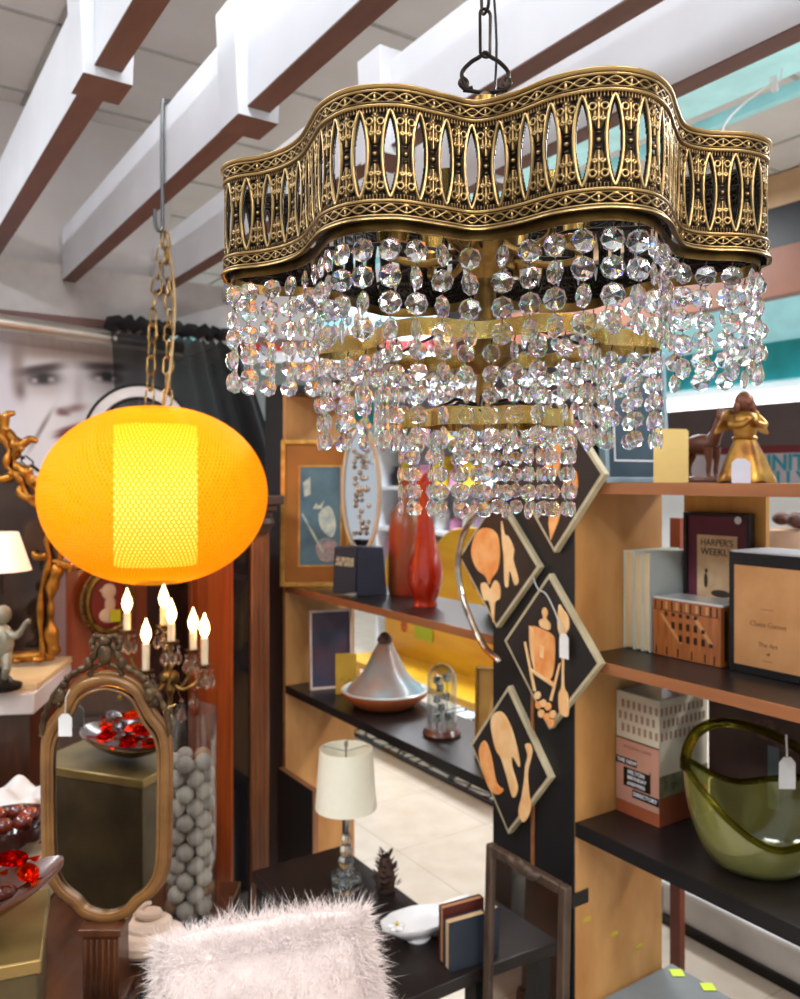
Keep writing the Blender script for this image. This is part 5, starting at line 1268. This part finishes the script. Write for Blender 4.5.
m = MB(); m.bb(0, .063, -.012, .29, 0, 1.38); m.build('pilaster', mat('pilaster_wood', (132, 80, 46), .35, coat=.3, col2=(96, 54, 30), scale=6, stretch=(6, 6, .7)), t, bevel=.004)
m = MB()
for k in range(3): m.bb(.012+k*.016, .018+k*.016, -.0150, -.0122, .05, 1.30)
m.build('fluting', MATS['pilaster_wood'], t, bevel=.001)
m = MB(); m.bb(-.004, .070, -.02, .29, 1.381, 1.40); m.lathe([(.030, 1.33), (.034, 1.345), (.046, 1.36), (.040, 1.38)], 20, 0, c=(.032, -.01, 0)); m.bb(-.065, .080, -.034, .29, 1.4005, 1.42); m.bb(-.070, .10, -.045, .29, 1.4205, 1.45); m.build('capital', mat('capital_wood', (84, 62, 48), .45, col2=(60, 42, 32), scale=8), t, bevel=.003)
# oval cameo
t = thing('oval_cameo', 'small oval gilt frame with a white cameo profile on dark red and a yellow sticker', 'picture', ony(109, 602, 2.835), 0)
n = 36; rx_, rz_ = .072, .098; m = MB()
path = [(rx_*math.cos(2*PI*k/n), 0, rz_*math.sin(2*PI*k/n)) for k in range(n)]; m.tube(path, .013, 10, closed=True); p2 = [(rx_*1.2*math.cos(2*PI*k/n), .005, rz_*1.15*math.sin(2*PI*k/n)) for k in range(n)]; m.tube(p2, .006, 8, closed=True)
for k in range(n): m.ell((p2[k][0], -.002, p2[k][2]), .005, 6, 4)
m.build('frame', M_antbrass, t)
m = MB(); m.prism([(rx_*math.cos(2*PI*k/n), rz_*math.sin(2*PI*k/n)) for k in range(n)], .004, .010); m.build('red_ground', mat('cameo_red', (128, 30, 28), .4), t, smooth=0)
m = MB(); m.ell((0, .002, .035), (.024, .005, .028), 12, 8); m.ell((.004, .002, -.008), (.018, .005, .03), 12, 8); m.ell((0, .002, -.045), (.032, .005, .026), 12, 8); m.ell((-.022, .002, .04), (.008, .004, .006), 8, 6); m.build('cameo_figure', mat('cameo_white', (232, 214, 190), .5), t)
MB().bb(.0, .034, -.016, -.0145, -.066, -.026).build('sticker', mat('sticker_lime', (212, 220, 40), .5), t, smooth=0)
m = MB().tube([(0, .0, rz_+.012), (0, .04, rz_+.02)], .003, 6); m.build('hook', M_antbrass, t)
# candle sconce with crystal drops on the cabinet
tt = thing('pedestal_table', 'small round dark pedestal table under the candelabra behind the glass cylinder', 'table', Vector((-.645*CT+2.30*ST, .645*ST+2.30*CT, 0)), 0)
MB().lathe([(0, .59), (.095, .59), (.10, .60), (.095, .61), (0, .61)], 32).build('tabletop', M_dkwood, tt)
MB().lathe([(.10, 0), (.10, .02), (.03, .05), (.018, .10), (.028, .3), (.016, .5), (.03, .589)], 20).build('pedestal', M_dkwood, tt)
t = thing('candelabra', 'brass candelabra with lit flame bulbs and hanging glass drops before the cherry cabinet', 'candelabra', Vector((-.645*CT+2.30*ST, .645*ST+2.30*CT, H-.54)), 0); t.scale = (1.18, 1.0, 1.18); t.rotation_euler = (0, 0, CAMR)
MB().lathe([(.05, -.296), (.052, -.288), (.02, -.27), (.008, -.24), (.006, -.15), (.012, -.12), (.006, -.09), (.006, -.03)], 20).build('stem', M_antbrass, t)
m = MB(); m.ell((0, -.005, -.01), (.024, .024, .018), 14, 10); m.lathe([(0, -.06), (.006, -.055), (.012, -.04), (.005, -.03), (.005, .12), (.012, .13), (.004, .14), (0, .16)], 14); m.build('body', M_antbrass, t)
dropm = glass_mat('drop_glass', (250, 246, 240), 0, 1.5, .25)
cand = [(-.052, -.02, .00, 1), (.085, -.015, .012, 1), (.055, .0, .045, 0), (-.105, .01, .09, 0), (-.02, .02, .10, 0), (.01, -.03, .07, 0)]
for cx_, cy_, cz_, big in cand:
    m = MB(); m.tube(spline([(0, -.005, -.01), (cx_*.4, cy_-.01, -.035), (cx_*.85, cy_, -.02+cz_*.4), (cx_, cy_, cz_)], 5), .0035, 8); m.lathe([(.004, 0), (.017, .006), (.019, .010), (.006, .010)], 14, 0, c=(cx_, cy_, cz_)); arm = m.build('arm', M_antbrass, t)
    m = MB().lathe([(.0085, .0105), (.0085, .072 if big else .05), (.006, .074 if big else .052)], 14, 0, c=(cx_, cy_, cz_)); m.build('candle_sleeve', M_cream, arm)
    hz = .074 if big else .052
    m = MB().lathe([(.004, hz), (.010, hz+.010), (.0125, hz+.022), (.009, hz+.036), (.004, hz+.048), (.0008, hz+.058)], 14, 0, c=(cx_, cy_, cz_)); m.build('flame_bulb', M_bulb, arm)
    for k in range(4):
        a = 2*PI*k/4+.4; ox, oy = cx_+.016*math.cos(a), cy_+.016*math.sin(a); m = MB()
        m.ell((ox, oy, cz_-.004), .0045, 8, 6); m.lathe([(.001, -.048), (.008, -.040), (.0105, -.032), (.006, -.018), (.001, -.010)], 8, 0, c=(ox, oy, cz_)); m.build('glass_drop', dropm, arm, smooth=0)
for (dx, dz) in ((-.045, -.075), (.03, -.08), (.06, -.05), (.0, -.10)):
    m = MB(); m.tube([(dx*.4, -.01, -.02), (dx, -.012, dz+.02)], .001, 5); m.ell((dx, -.012, dz+.016), .005, 8, 6); m.lathe([(.001, -.038), (.010, -.028), (.012, -.020), (.007, -.006), (.001, .004)], 8, 0, c=(dx, -.012, dz)); m.build('glass_drop', dropm, t, smooth=0)

# ------------------------------------------------------------------ left edge: gilt carved mirror, marble ledge, lamp
t = thing('marble_ledge', 'dark cabinet topped with a cream and white marble slab under the carved gilt mirror', 'cabinet', W(-90, 692, 2.42).xy.to_3d(), CAMR+.12)
MB().bb(-.5, .405, -.18, .20, .845, .905).build('marble_slab', mat('marble_white', (226, 218, 216), .2, coat=.3, col2=(214, 204, 200), scale=6), t, bevel=.004)
MB().bb(-.5, .405, -.15, .21, .9055, .925).build('cream_edge', mat('edge_cream', (222, 190, 140), .4, col2=(206, 170, 120), scale=10), t, bevel=.003)
MB().bb(-.48, .385, -.15, .20, 0, .844).build('body', M_dkwood, t, smooth=0)
def carved():
    t = thing('carved_mirror', 'large gilt rococo carved mirror standing on the marble ledge at the left edge', 'mirror', W(-90, 692, 2.46), CAMR)
    t.location.z = .936; t.rotation_euler = (0, 0, CAMR+.25); D = 2.46; k_ = D/F; zb_ = 692-(.0)
    def L(px, py): return Vector(((px+90)*k_, 0, (706-py)*k_))
    right = [L(44, 700), L(41, 668), L(42, 630), L(50, 600), L(48, 578), L(56, 560), L(40, 545), L(28, 532), L(18, 512), L(6, 500), L(8, 482), L(-6, 462), L(-20, 440), L(-50, 428), L(-90, 420)]
    m = MB()
    for s_ in (1, -1):
        P_ = [Vector((p.x*s_, 0, p.z)) for p in right]; sp_ = spline(P_, 6); m.tube(sp_, [.016+.007*math.sin(i*.55)+.004*math.sin(i*1.7) for i in range(len(sp_))], 10)
        P2_ = spline([Vector((p.x*s_*(.93), -.012, p.z*.985)) for p in right], 6); m.tube(P2_, [.009+.003*math.sin(i*.8+1) for i in range(len(P2_))], 8)
        # leaves and scrolls
        rq = random.Random(4)
        for (px, py, a, ln) in ((60, 552, .9, .05), (64, 562, -.2, .045), (24, 536, 2.4, .05), (14, 486, .5, .05), (0, 466, 1.2, .055), (30, 520, .2, .04), (50, 606, -.6, .04), (36, 596, 2.8, .035), (4, 512, 3.3, .04), (46, 545, 1.6, .04)):
            p = L(px, py); d_ = Vector((math.cos(a), 0, math.sin(a)))*ln; q_ = Vector((-math.sin(a), 0, math.cos(a)))*ln*.3
            pts = spline([p-d_*.6, p+q_*.5, p+d_*.7+q_, p+d_*1.0-q_*.2], 4); pts = [Vector((v_.x*s_, v_.y-.012, v_.z)) for v_ in pts]
            m.tube(pts, [.006+.007*math.sin(PI*i/(len(pts)-1)) for i in range(len(pts))], 8)
            m.ell((p.x*s_, -.02, p.z), (.010, .008, .010), 8, 6)
    m.tube([L(44, 700), Vector((0, 0, .01)), Vector((-L(44, 700).x, 0, L(44, 700).z))], .018, 10)
    m.build('carved_frame', M_gilt, t, smooth=60)
    m = MB(); pl = [(p.x, p.z) for p in right]+[(-p.x, p.z) for p in right[::-1]]; m.prism(pl, .008, .012); m.build('glass', mat('mirror_dark_reflection', (96, 76, 66), .08, .9, col2=(70, 54, 48), scale=5), t, smooth=0)  # dark brown tint puts a reflection of dark wood into the glass
    m = MB()
    for s_ in (-1, 1): m.ell((s_*(L(30, 700).x), -.02, .012), (.022, .02, .012), 12, 8); m.ell((s_*(L(10, 700).x), -.022, .010), (.014, .012, .009), 12, 8)
    m.build('foot_ornament', M_gilt, t)
carved()
t = thing('shaded_lamp', 'small lamp with a pleated white shade and a cherub body at the left edge', 'lamp', W(2, 692, 2.25), CAMR); t.location.z = .9265
k_ = 2.25/F
m = MB(); vs = []; fs = []; n = 48
for r_, z_ in ((27*k_, .325), (15*k_, .43), (14*k_, .43), (26*k_, .325)):
    for k in range(n): rr_ = r_*(1+.02*(k % 2)); vs.append((rr_*math.cos(2*PI*k/n), rr_*math.sin(2*PI*k/n), z_))
for i in range(4):
    for k in range(n): fs.append((i*n+k, i*n+(k+1) % n, ((i+1) % 4)*n+(k+1) % n, ((i+1) % 4)*n+k))
m.add(vs, fs); m.build('lamp_shade', mat('shade_lit', (250, 236, 220), .8, emit=(255, 226, 196), estr=.45), t, smooth=30)
m = MB().lathe([(0, 0), (.05, 0), (.052, .012), (.03, .02), (.015, .04), (.012, .06)], 20); m.tube([(0, 0, .26), (0, 0, .40)], .004, 6); m.ell((0, 0, .42), .006, 8, 6); m.build('base', M_dkmetal, t)
m = MB(); m.ell((0, 0, .13), (.032, .028, .05), 14, 10); m.ell((.004, -.004, .205), (.023, .023, .026), 14, 10); m.tube(spline([(.02, -.01, .16), (.05, -.02, .15), (.075, -.02, .185), (.085, -.02, .19)], 4), [.010]*6+[.007]*7, 8); m.tube(spline([(-.02, -.01, .16), (-.04, -.02, .13), (-.03, -.03, .10)], 4), .009, 8)
m.tube([(.012, 0, .10), (.022, -.02, .06), (.012, -.01, .03)], [.016, .012, .008], 8); m.tube([(-.012, 0, .10), (-.022, -.01, .06), (-.012, 0, .03)], [.016, .012, .008], 8); m.build('cherub_body', mat('cherub_grey', (168, 160, 136), .4, .2, col2=(96, 92, 80), scale=20), t)

# ------------------------------------------------------------------ display table on the left with arched mirror
TB = .567
def camp(r_, D, z): return Vector((r_*CT+D*ST, -r_*ST+D*CT, z))
t = thing('display_table', 'dark brown wooden display table carrying the arched mirror and the glass cylinder', 'table', camp(-.73, 1.6, 0), CAMR)
MB().bb(-.5, .36, -.33, .31, TB-.03, TB).build('tabletop', M_dkwood, t, bevel=.004)
MB().bb(-.46, .32, -.29, .27, .05, TB-.031).build('apron', M_dkwood, t, smooth=0)
for sx, sy in ((-.46, -.29), (-.46, .25), (.30, -.29), (.30, .25)): MB().bb(0, .03, 0, .03, 0, .049).build('leg', M_dkwood, t, loc=(sx, sy, 0), smooth=0)
k_ = 1.48/F; AM = camp((106-400)*k_, 1.48, TB+.001)
t = thing('arched_mirror', 'standing arched gilt wood mirror with a carved crest on a fluted wooden pedestal', 'mirror', AM, CAMR)
def A(px, py, y=0): return Vector(((px-106)*k_, y, (995-py)*k_))
outl = [(106, 916), (126, 911), (137, 900), (152, 888), (161, 872), (164, 850), (165, 800), (165, 750), (161, 730), (150, 715), (143, 702), (136, 690), (124, 682), (106, 678)]
full = outl+[(212-x_, y_) for x_, y_ in outl[-2:0:-1]]
P_ = spline([A(x_, y_) for x_, y_ in full], 5, closed=True)
fw_ = mat('mirror_giltwood', (150, 106, 58), .35, .25, coat=.3, col2=(110, 72, 38), scale=14)
m = MB(); m.tube(P_, .0098, 12, closed=True, flat=.9); m.tube([Vector((p.x*1.075, .004, (p.z-.27)*1.035+.27)) for p in P_], .0055, 8, closed=True); m.tube([Vector((p.x*.90, -.004, (p.z-.27)*.945+.27)) for p in P_], .0032, 8, closed=True); m.build('frame', fw_, t, smooth=60)
m = MB(); m.prism([(p.x*.93, (p.z-.27)*.96+.27) for p in P_], .002, .006); m.build('glass', M_mirror, t, smooth=0)
br_ = mat('crest_bronze', (104, 82, 56), .4, .6, col2=(60, 44, 30), scale=40)
m = MB(); top = A(106, 668).z
m.ell((0, -.004, top+.028), (.013, .011, .020), 14, 10); m.ell((0, -.004, top+.052), (.011, .010, .010), 12, 8)
for s_ in (-1, 1):
    for pts, r_ in (([(0, 0, top+.055), (s_*.018, 0, top+.060), (s_*.026, 0, top+.045), (s_*.018, 0, top+.035), (s_*.014, 0, top+.045)], .006),
                    ([(s_*.010, 0, top+.050), (s_*.022, 0, top+.025), (s_*.034, 0, top+.006), (s_*.055, 0, top-.006), (s_*.072, 0, top-.018)], .007),
                    ([(s_*.006, 0, top+.010), (s_*.020, 0, top+.004), (s_*.030, 0, top-.012)], .005),
                    ([(s_*.070, 0, top-.022), (s_*.086, 0, top-.040), (s_*.088, 0, top-.062), (s_*.078, 0, top-.056)], .008),
                    ([(s_*.090, 0, top-.040), (s_*.104, 0, top-.066), (s_*.112, 0, top-.090), (s_*.116, 0, top-.12)], .006)):
        sp_ = spline(pts, 5); m.tube(sp_, [r_*(.6+.5*abs(math.sin(i*.9))) for i in range(len(sp_))], 8)
    m.ell((s_*.080, -.004, top-.046), (.010, .008, .014), 10, 8); m.ell((s_*.030, -.004, top+.012), (.008, .007, .012), 10, 8)
m.build('carved_crest', br_, t, smooth=60)
m = MB(); m.bb(-.032, .032, -.028, .028, .012, .125); m.bb(-.040, .040, -.036, .036, 0, .012); m.bb(-.038, .038, -.034, .034, .125, .138)
for k in range(6): m.tube([(-.026+k*.0104, -.029, .020), (-.026+k*.0104, -.029, .118)], .0032, 6)
m.build('pedestal', M_cherry if False else mat('pedestal_wood', (98, 56, 32), .35, coat=.3, col2=(66, 36, 22), scale=8, stretch=(5, 5, .8)), t, bevel=.002)
# tag on the mirror
q = camp((64-400)*1.45/F, 1.455, H-(725-480)/F*1.455); m = MB(); m.prism(tagmesh(.024, .040), -.0005, .0005, 1); m.tube([(0, .0, .018), (.001, .0, .048), (.006, .006, .062)], .0011, 5, 0)
o = m.build('price_tag', [mat('string_cream', (216, 204, 188), .7), M_tagw], None, smooth=0, loc=q, rz=CAMR); tag(o, 'white price tag tied to the upper left of the arched mirror', 'tag')
# glass cylinder of balls
CY = camp((190-400)*1.76/F, 1.76, TB+.001); t = thing('glass_cylinder', 'tall clear glass cylinder vase filled with wooden balls', 'vase', CY, 0)
R0 = .056; HC = .44
prof = [(0, 0), (R0, 0), (R0, HC), (R0-.003, HC), (R0-.003, .006), (0, .006)]
m = MB().lathe(prof, 36); m.build('glass_wall', pane_mat('cylinder_glass', (246, 248, 248), .015, .3), t, smooth=40)
bm1 = [mat('ball_grey', (168, 156, 146), .6, col2=(140, 128, 118), scale=30), mat('ball_brown', (156, 116, 84), .6, col2=(126, 88, 60), scale=30), mat('ball_pale', (192, 180, 168), .6, col2=(170, 156, 142), scale=30)]
rb = .0185; rr = random.Random(9); rad = R0-.0034-rb
for lay in range(11):
    for k in range(5):
        a = 2*PI*(k+.5*lay)/5+.3
        mi = rr.choice([0, 0, 1, 2]); m = MB().ell((0, 0, 0), rb, 18, 12)
        o = m.build('wooden_ball', bm1[mi], None, smooth=180, loc=CY+Vector((rad*math.cos(a), rad*math.sin(a), .0065+rb+lay*.0306)))
        tone = ['grey', 'brown', 'pale'][mi]; ordn = ['bottom', 'second', 'third', 'fourth', 'fifth', 'sixth', 'seventh', 'eighth', 'ninth', 'tenth', 'top'][lay]
        tag(o, '%s wooden ball in the %s layer%s of the glass cylinder' % (tone, ordn, '' if lay in (0, 10) else ' from the bottom'), 'ball', 'wooden balls in the glass cylinder, %s, %s layer' % (tone, ordn))
# shell, small white figure
pc = camp((146-400)*1.60/F, 1.60, TB+.001); m = MB()
sp_ = []; rad = []
for i in range(60): a = i*.32; g_ = .006+.0006*i; sp_.append((g_*1.2*math.cos(a), g_*.8*math.sin(a)-.0, .03+.00125*(60-i))); rad.append(.004+.00038*i)
m.tube(sp_, rad, 10); m.ell((.0, 0, .034), (.042, .030, .034), 14, 10); m.ell((.028, -.01, .02), (.026, .02, .020), 12, 8)
o = m.build('sea_shell', mat('shell_white', (226, 206, 188), .5, col2=(200, 170, 150), scale=14, bump=.4), None, loc=pc); tag(o, 'cream knobbly sea shell standing beside the foot of the arched mirror', 'shell')
m = MB().tube([(-.03, 0, .010), (0, 0, .011), (.028, 0, .009)], [.006, .010, .008], 10); o = m.build('small_shell', mat('bone_white', (214, 196, 178), .6), None, loc=camp((78-400)*1.42/F, 1.42, TB+.0015), rz=CAMR); tag(o, 'small pale rod shaped shell lying left of the fluted pedestal', 'shell')
# left foreground: bronze box, leaf tray, amber glass
LB = camp(-.71, 1.14, 0)
t = thing('bronze_box', 'olive bronze box carrying the leaf shaped tray in the lower left corner', 'box', camp(-.66, 1.17, TB+.031) , CAMR+.35)
LZ = .875
t.location = camp(-.635, 1.12, 0)
MB().bb(-.16, .135, -.10, .09, 0, LZ-.02).build('body', mat('bronze_olive', (98, 84, 54), .35, .5, col2=(70, 58, 36), scale=8), t, bevel=.003)
MB().bb(-.165, .14, -.105, .095, LZ-.0195, LZ).build('lid', mat('lid_gold', (158, 132, 78), .35, .6, col2=(120, 96, 54), scale=8), t, bevel=.003)
tc_ = camp(-.612, 1.12, LZ+.008); t = thing('leaf_tray', 'dark brown leaf shaped wooden tray of red amber glass pieces', 'tray', tc_, CAMR+.75)
m = MB(); n = 40; vs = []; fs = []; K = 8
for lay in (0, 1):
    for i in range(K+1):
        s_ = i/K
        for k in range(n):
            a = 2*PI*k/n; x = .150*math.cos(a); y = .072*math.sin(a)*(1-.28*math.cos(a)); vs.append((x*s_, y*s_, .006+.038*s_**2.4+(.012*max(0, math.cos(a))**4*s_)-(.006 if lay else 0)))
N1 = (K+1)*n
for i in range(K):
    for k in range(n):
        a, b_, c_, d_ = i*n+k, i*n+(k+1) % n, (i+1)*n+(k+1) % n, (i+1)*n+k; fs.append((a, b_, c_, d_)); fs.append((a+N1, d_+N1, c_+N1, b_+N1))
for k in range(n): fs.append((K*n+k, K*n+(k+1) % n, K*n+(k+1) % n+N1, K*n+k+N1))
m.add(vs, fs); m.build('body', mat('tray_brown', (96, 50, 32), .25, coat=.6, col2=(60, 28, 20), scale=10), t, smooth=60)
ag = [glass_mat('amber_glass', (255, 120, 40), 0.03, 1.45, .25), glass_mat('ruby_glass', (230, 40, 20), 0.03, 1.45, .2), mat('brown_glass', (70, 30, 20), .08, coat=1.0)]
rr = random.Random(21); R_ = Matrix.Rotation(CAMR+.75, 3, 'Z')
names = ['amber', 'ruby red', 'dark brown']
spots = [(-.10, .0, .014), (-.05, .025, .010), (-.04, -.022, .010), (.01, .0, .008), (.05, .028, .014), (.055, -.02, .012), (.10, .0, .020), (-.075, -.02, .036), (-.015, .006, .036), (.03, -.004, .038), (.08, .008, .044), (-.045, .01, .052), (.005, -.01, .060)]
for i, (x_, y_, z_) in enumerate(spots):
    mi = i % 3; m = MB(); m.ell((0, 0, 0), (.024, .014, .011), 10, 7); 
    m.add([(.020, 0, 0), (.040, .012, .004), (.042, 0, -.002), (.040, -.012, .003)], [(0, 1, 2), (0, 2, 3), (0, 2, 1), (0, 3, 2)]); m.add([(-.020, 0, 0), (-.038, .011, -.002), (-.040, 0, .003), (-.038, -.011, 0)], [(0, 1, 2), (0, 2, 3), (0, 2, 1), (0, 3, 2)])
    o = m.build('glass_sweet', ag[mi], None, smooth=25, loc=tc_+R_ @ Vector((x_, y_, z_+.028)), rz=rr.uniform(0, 3)); o.rotation_euler[0] = rr.uniform(-.3, .3)
    end = 'at the tip' if x_ > .06 else ('at the broad end' if x_ < -.06 else ('mid tray tipwards' if x_ > .015 else 'mid tray')); sd_ = 'far side' if y_ > .004 else ('near side' if y_ < -.004 else 'centre')
    tag(o, '%s glass sweet in the leaf tray, %s, %s, %s' % (names[mi], 'piled' if z_ > .03 else 'low', end, sd_), 'glass sweet', 'glass sweets in the leaf tray')
# white cloth, dark vase, and clutter between ledge and mirror
DC = camp(-.98, 1.93, 0); t = thing('dark_cabinet', 'low dark cabinet with a shelf behind the arched mirror at the left', 'cabinet', camp(-.92, 2.08, 0), CAMR)
MB().bb(-.4, .22, -.10, .06, 0, .64).build('body', M_dkwood, t, smooth=0); MB().bb(-.41, .23, -.11, .07, .6405, .66).build('top', M_midwood, t, smooth=0)
m = MB(); n = 24; vs = []; fs = []
for i in range(n+1):
    for j in range(13):
        x = -.12+.24*i/n; y = -.08+.16*j/12; vs.append((x, y, .045+.012*math.sin(i*.7)+.010*math.sin(j*.9+i*.3)-.03*abs(x/.12)**3))
for i in range(n):
    for j in range(12): k = i*13+j; fs.append((k, k+13, k+14, k+1))
m.add(vs, fs); m.add([(v_[0], v_[1], 0.0) for v_ in vs], [f_[::-1] for f_ in fs])
N1 = len(vs)
o = m.build('white_cloth', mat('cloth_white', (226, 222, 220), .8), None, smooth=60, loc=camp(-.98, 2.05, .668), rz=CAMR); tag(o, 'folded white cloth lying on the low dark cabinet at the left edge', 'cloth')
m = MB().lathe([(0, 0), (.05, 0), (.07, .03), (.075, .08), (.06, .11), (.045, .125)], 24); o = m.build('brown_pot', mat('pot_brown', (70, 44, 32), .35, col2=(48, 30, 22)), None, loc=camp(-.765, 2.05, .662)); tag(o, 'round brown pot standing beside the white cloth', 'pot')
t = thing('glass_candle_dish', 'dark amber glass dish of reddish lumps on the cream box at the left edge', 'dish', camp(-.87, 1.83, TB+.1018), 0)
m = MB().lathe([(0, 0), (.045, 0), (.085, .045), (.09, .075), (.082, .072), (.04, .010), (0, .008)], 24); m.build('bowl', ag[2], t); m = MB()
for k in range(6): a = k*1.05; m.ell((.04*math.cos(a), .04*math.sin(a), .075), (.022, .018, .018), 8, 6)
m.build('amber_lumps', mat('amber_lump', (150, 50, 24), .12, coat=1.0, col2=(60, 24, 18), scale=30), t)
o = MB().bb(-.10, .09, -.05, .05, 0, .10).build('cream_box', mat('cream_box', (214, 190, 160), .6), None, bevel=.004, loc=camp(-.87, 1.83, TB+.001), rz=CAMR); tag(o, 'cream box lying behind the amber dish at the left', 'box')
m = MB()
for k in range(3): m.tube([(k*.012, 0, 0), (.10+k*.010, -.07, .10)], .004, 6)
o = m.build('black_rods', M_black, None, loc=camp(-.50, 1.335, TB+.004), rz=CAMR+1.2); tag(o, 'bundle of thin black rods lying beside the leaf tray', 'rods')
m = MB(); m.ell((0, 0, .022), (.022, .018, .022), 12, 8); m.ell((.0, 0, .045), (.014, .012, .013), 12, 8); m.lathe([(.018, 0), (.018, .006)], 12); o = m.build('white_figurine', MATS['white_ceramic'], None, loc=camp(-.385, 1.315, TB+.001)); tag(o, 'tiny white ceramic figurine at the bottom near the black rods', 'figurine')

# ------------------------------------------------------------------ fluffy cushion on an ottoman
t = thing('ottoman', 'dark upholstered stool under the fluffy white cushion', 'stool', camp(-.17, 1.17, 0), CAMR)
MB().bb(-.15, .15, -.12, .12, .36, .52).build('seat', mat('stool_brown', (70, 48, 36), .8), t, bevel=.02)
for sx in (-1, 1):
    for sy in (-1, 1): MB().bb(-.015, .015, -.015, .015, 0, .359).build('leg', M_dkwood, t, loc=(sx*.12, sy*.09, 0), smooth=0)
def cushion():
    t = thing('fluffy_cushion', 'fluffy white fur cushion standing on a stool at the bottom of the scene', 'cushion', camp(-.180, 1.19, .524), CAMR-.0)
    fm = mat('fur_white', (240, 228, 224), .9, col2=(226, 212, 208), scale=12, sheen=.4)
    a = .158; b_ = .150; th = .070; m = MB(); n = 28; vs = []; fs = []
    tl = math.radians(9)
    def P(u, v, side):
        e = (1-min(1, abs(u))**4)*(1-min(1, abs(v))**4); x = u*a*(1-.04*v*v); z = v*b_*(1-.04*u*u); y = side*th*max(0, e)**.55
        return Vector((x*math.cos(tl)-z*math.sin(tl)*1, y, x*math.sin(tl)+z*math.cos(tl)+b_+.035))
    for side in (-1, 1):
        o_ = len(vs)
        for i in range(n+1):
            for j in range(n+1): vs.append(P(-1+2*i/n, -1+2*j/n, side))
        for i in range(n):
            for j in range(n): k = o_+i*(n+1)+j; fs.append((k, k+n+1, k+n+2, k+1))
    m.add(vs, fs); m.build('pad', fm, t, smooth=80)
    m = MB(); rr = random.Random(2)
    for k in range(36000):
        u, v = rr.uniform(-1, 1), rr.uniform(-1, 1); side = -1 if rr.random() < .72 else 1
        if rr.random() < .42:
            if rr.random() < .5: u = math.copysign(rr.uniform(.86, 1), u)
            else: v = math.copysign(rr.uniform(.86, 1), v)
        p = P(u, v, side); nrm = Vector((u*.55*abs(u)**3, side*(.8 if max(abs(u), abs(v)) < .9 else .25), v*.7*abs(v)**3)).normalized()
        d = (nrm+Vector((rr.gauss(0, .45), rr.gauss(0, .3), rr.gauss(0, .45)-.18))).normalized(); ln = rr.uniform(.010, .025); sd = d.cross(Vector((rr.gauss(0, 1), rr.gauss(0, 1), rr.gauss(0, 1)))).normalized()*rr.uniform(.00025, .0006)
        curl = Vector((rr.gauss(0, .8), rr.gauss(0, .5), rr.gauss(0, .8)-.2))*ln*.6
        q1 = p+d*ln*.5+curl*.25; q2 = p+d*ln+curl
        m.add([p-sd, p+sd, q1+sd*.8, q1-sd*.8, q2], [(0, 1, 2, 3), (3, 2, 4)])
    me = bpy.data.meshes.new('fur'); me.from_pydata([tuple(p) for p in m.v], [], m.f); me.materials.append(fm)
    o = bpy.data.objects.new('fur', me); COL.objects.link(o); o.parent = t
cushion()

# ------------------------------------------------------------------ behind the camera, seen in the arched mirror
t = thing('brown_dresser', 'dark brown dresser reflected in the arched mirror', 'dresser', camp(-1.30, -.95, 0), CAMR+PI)
MB().bb(-.38, .30, -.2, .25, .08, .62).build('body', M_dkwood, t, bevel=.006)
for k in range(3): d_ = MB().bb(-.33, .25, -.215, -.201, .11+k*.17, .26+k*.17).build('drawer', M_dkwood, t, bevel=.003); MB().ell((-.04, -.225, .18+k*.17), .014, 10, 8).build('knob', M_antbrass, d_)
for sx in (-.34, .24): MB().bb(0, .04, -.18, .2, 0, .079).build('leg', M_dkwood, t, loc=(sx, 0, 0), smooth=0)
o = MB().ell((0, 0, .16), (.16, .16, .16), 28, 18).build('teal_globe', mat('teal_glaze', (96, 168, 160), .3), None, loc=camp(-1.30, -.98, .622)); tag(o, 'teal round ornament on the brown dresser reflected in the arched mirror', 'ornament')
m = MB().lathe([(0, 0), (.05, 0), (.04, .04), (.03, .12), (.045, .18), (.03, .22), (.028, .26), (.012, .28)], 20); o = m.build('white_statue', mat('statue_white', (220, 208, 190), .6), None, loc=camp(-1.02, -.85, .622)); tag(o, 'pale statue on the brown dresser reflected in the arched mirror', 'statue')

# white wire clip hanging from the soffit at the upper right
m = MB(); p0 = W(782, 52, 2.9); p0.z = 2.955
m.tube(spline([p0, W(780, 80, 2.9), W(765, 88, 2.9), W(742, 105, 2.9), W(724, 125, 2.9), W(722, 145, 2.9)], 6), .004, 8)
m.box(W(774, 84, 2.9), (.05, .02, .03), 0, (0, .3, .4))
o = m.build('cable_clip', mat('clip_white', (226, 228, 230), .4)); tag(o, 'white cable and clip hanging from the turquoise soffit at the upper right', 'cable')
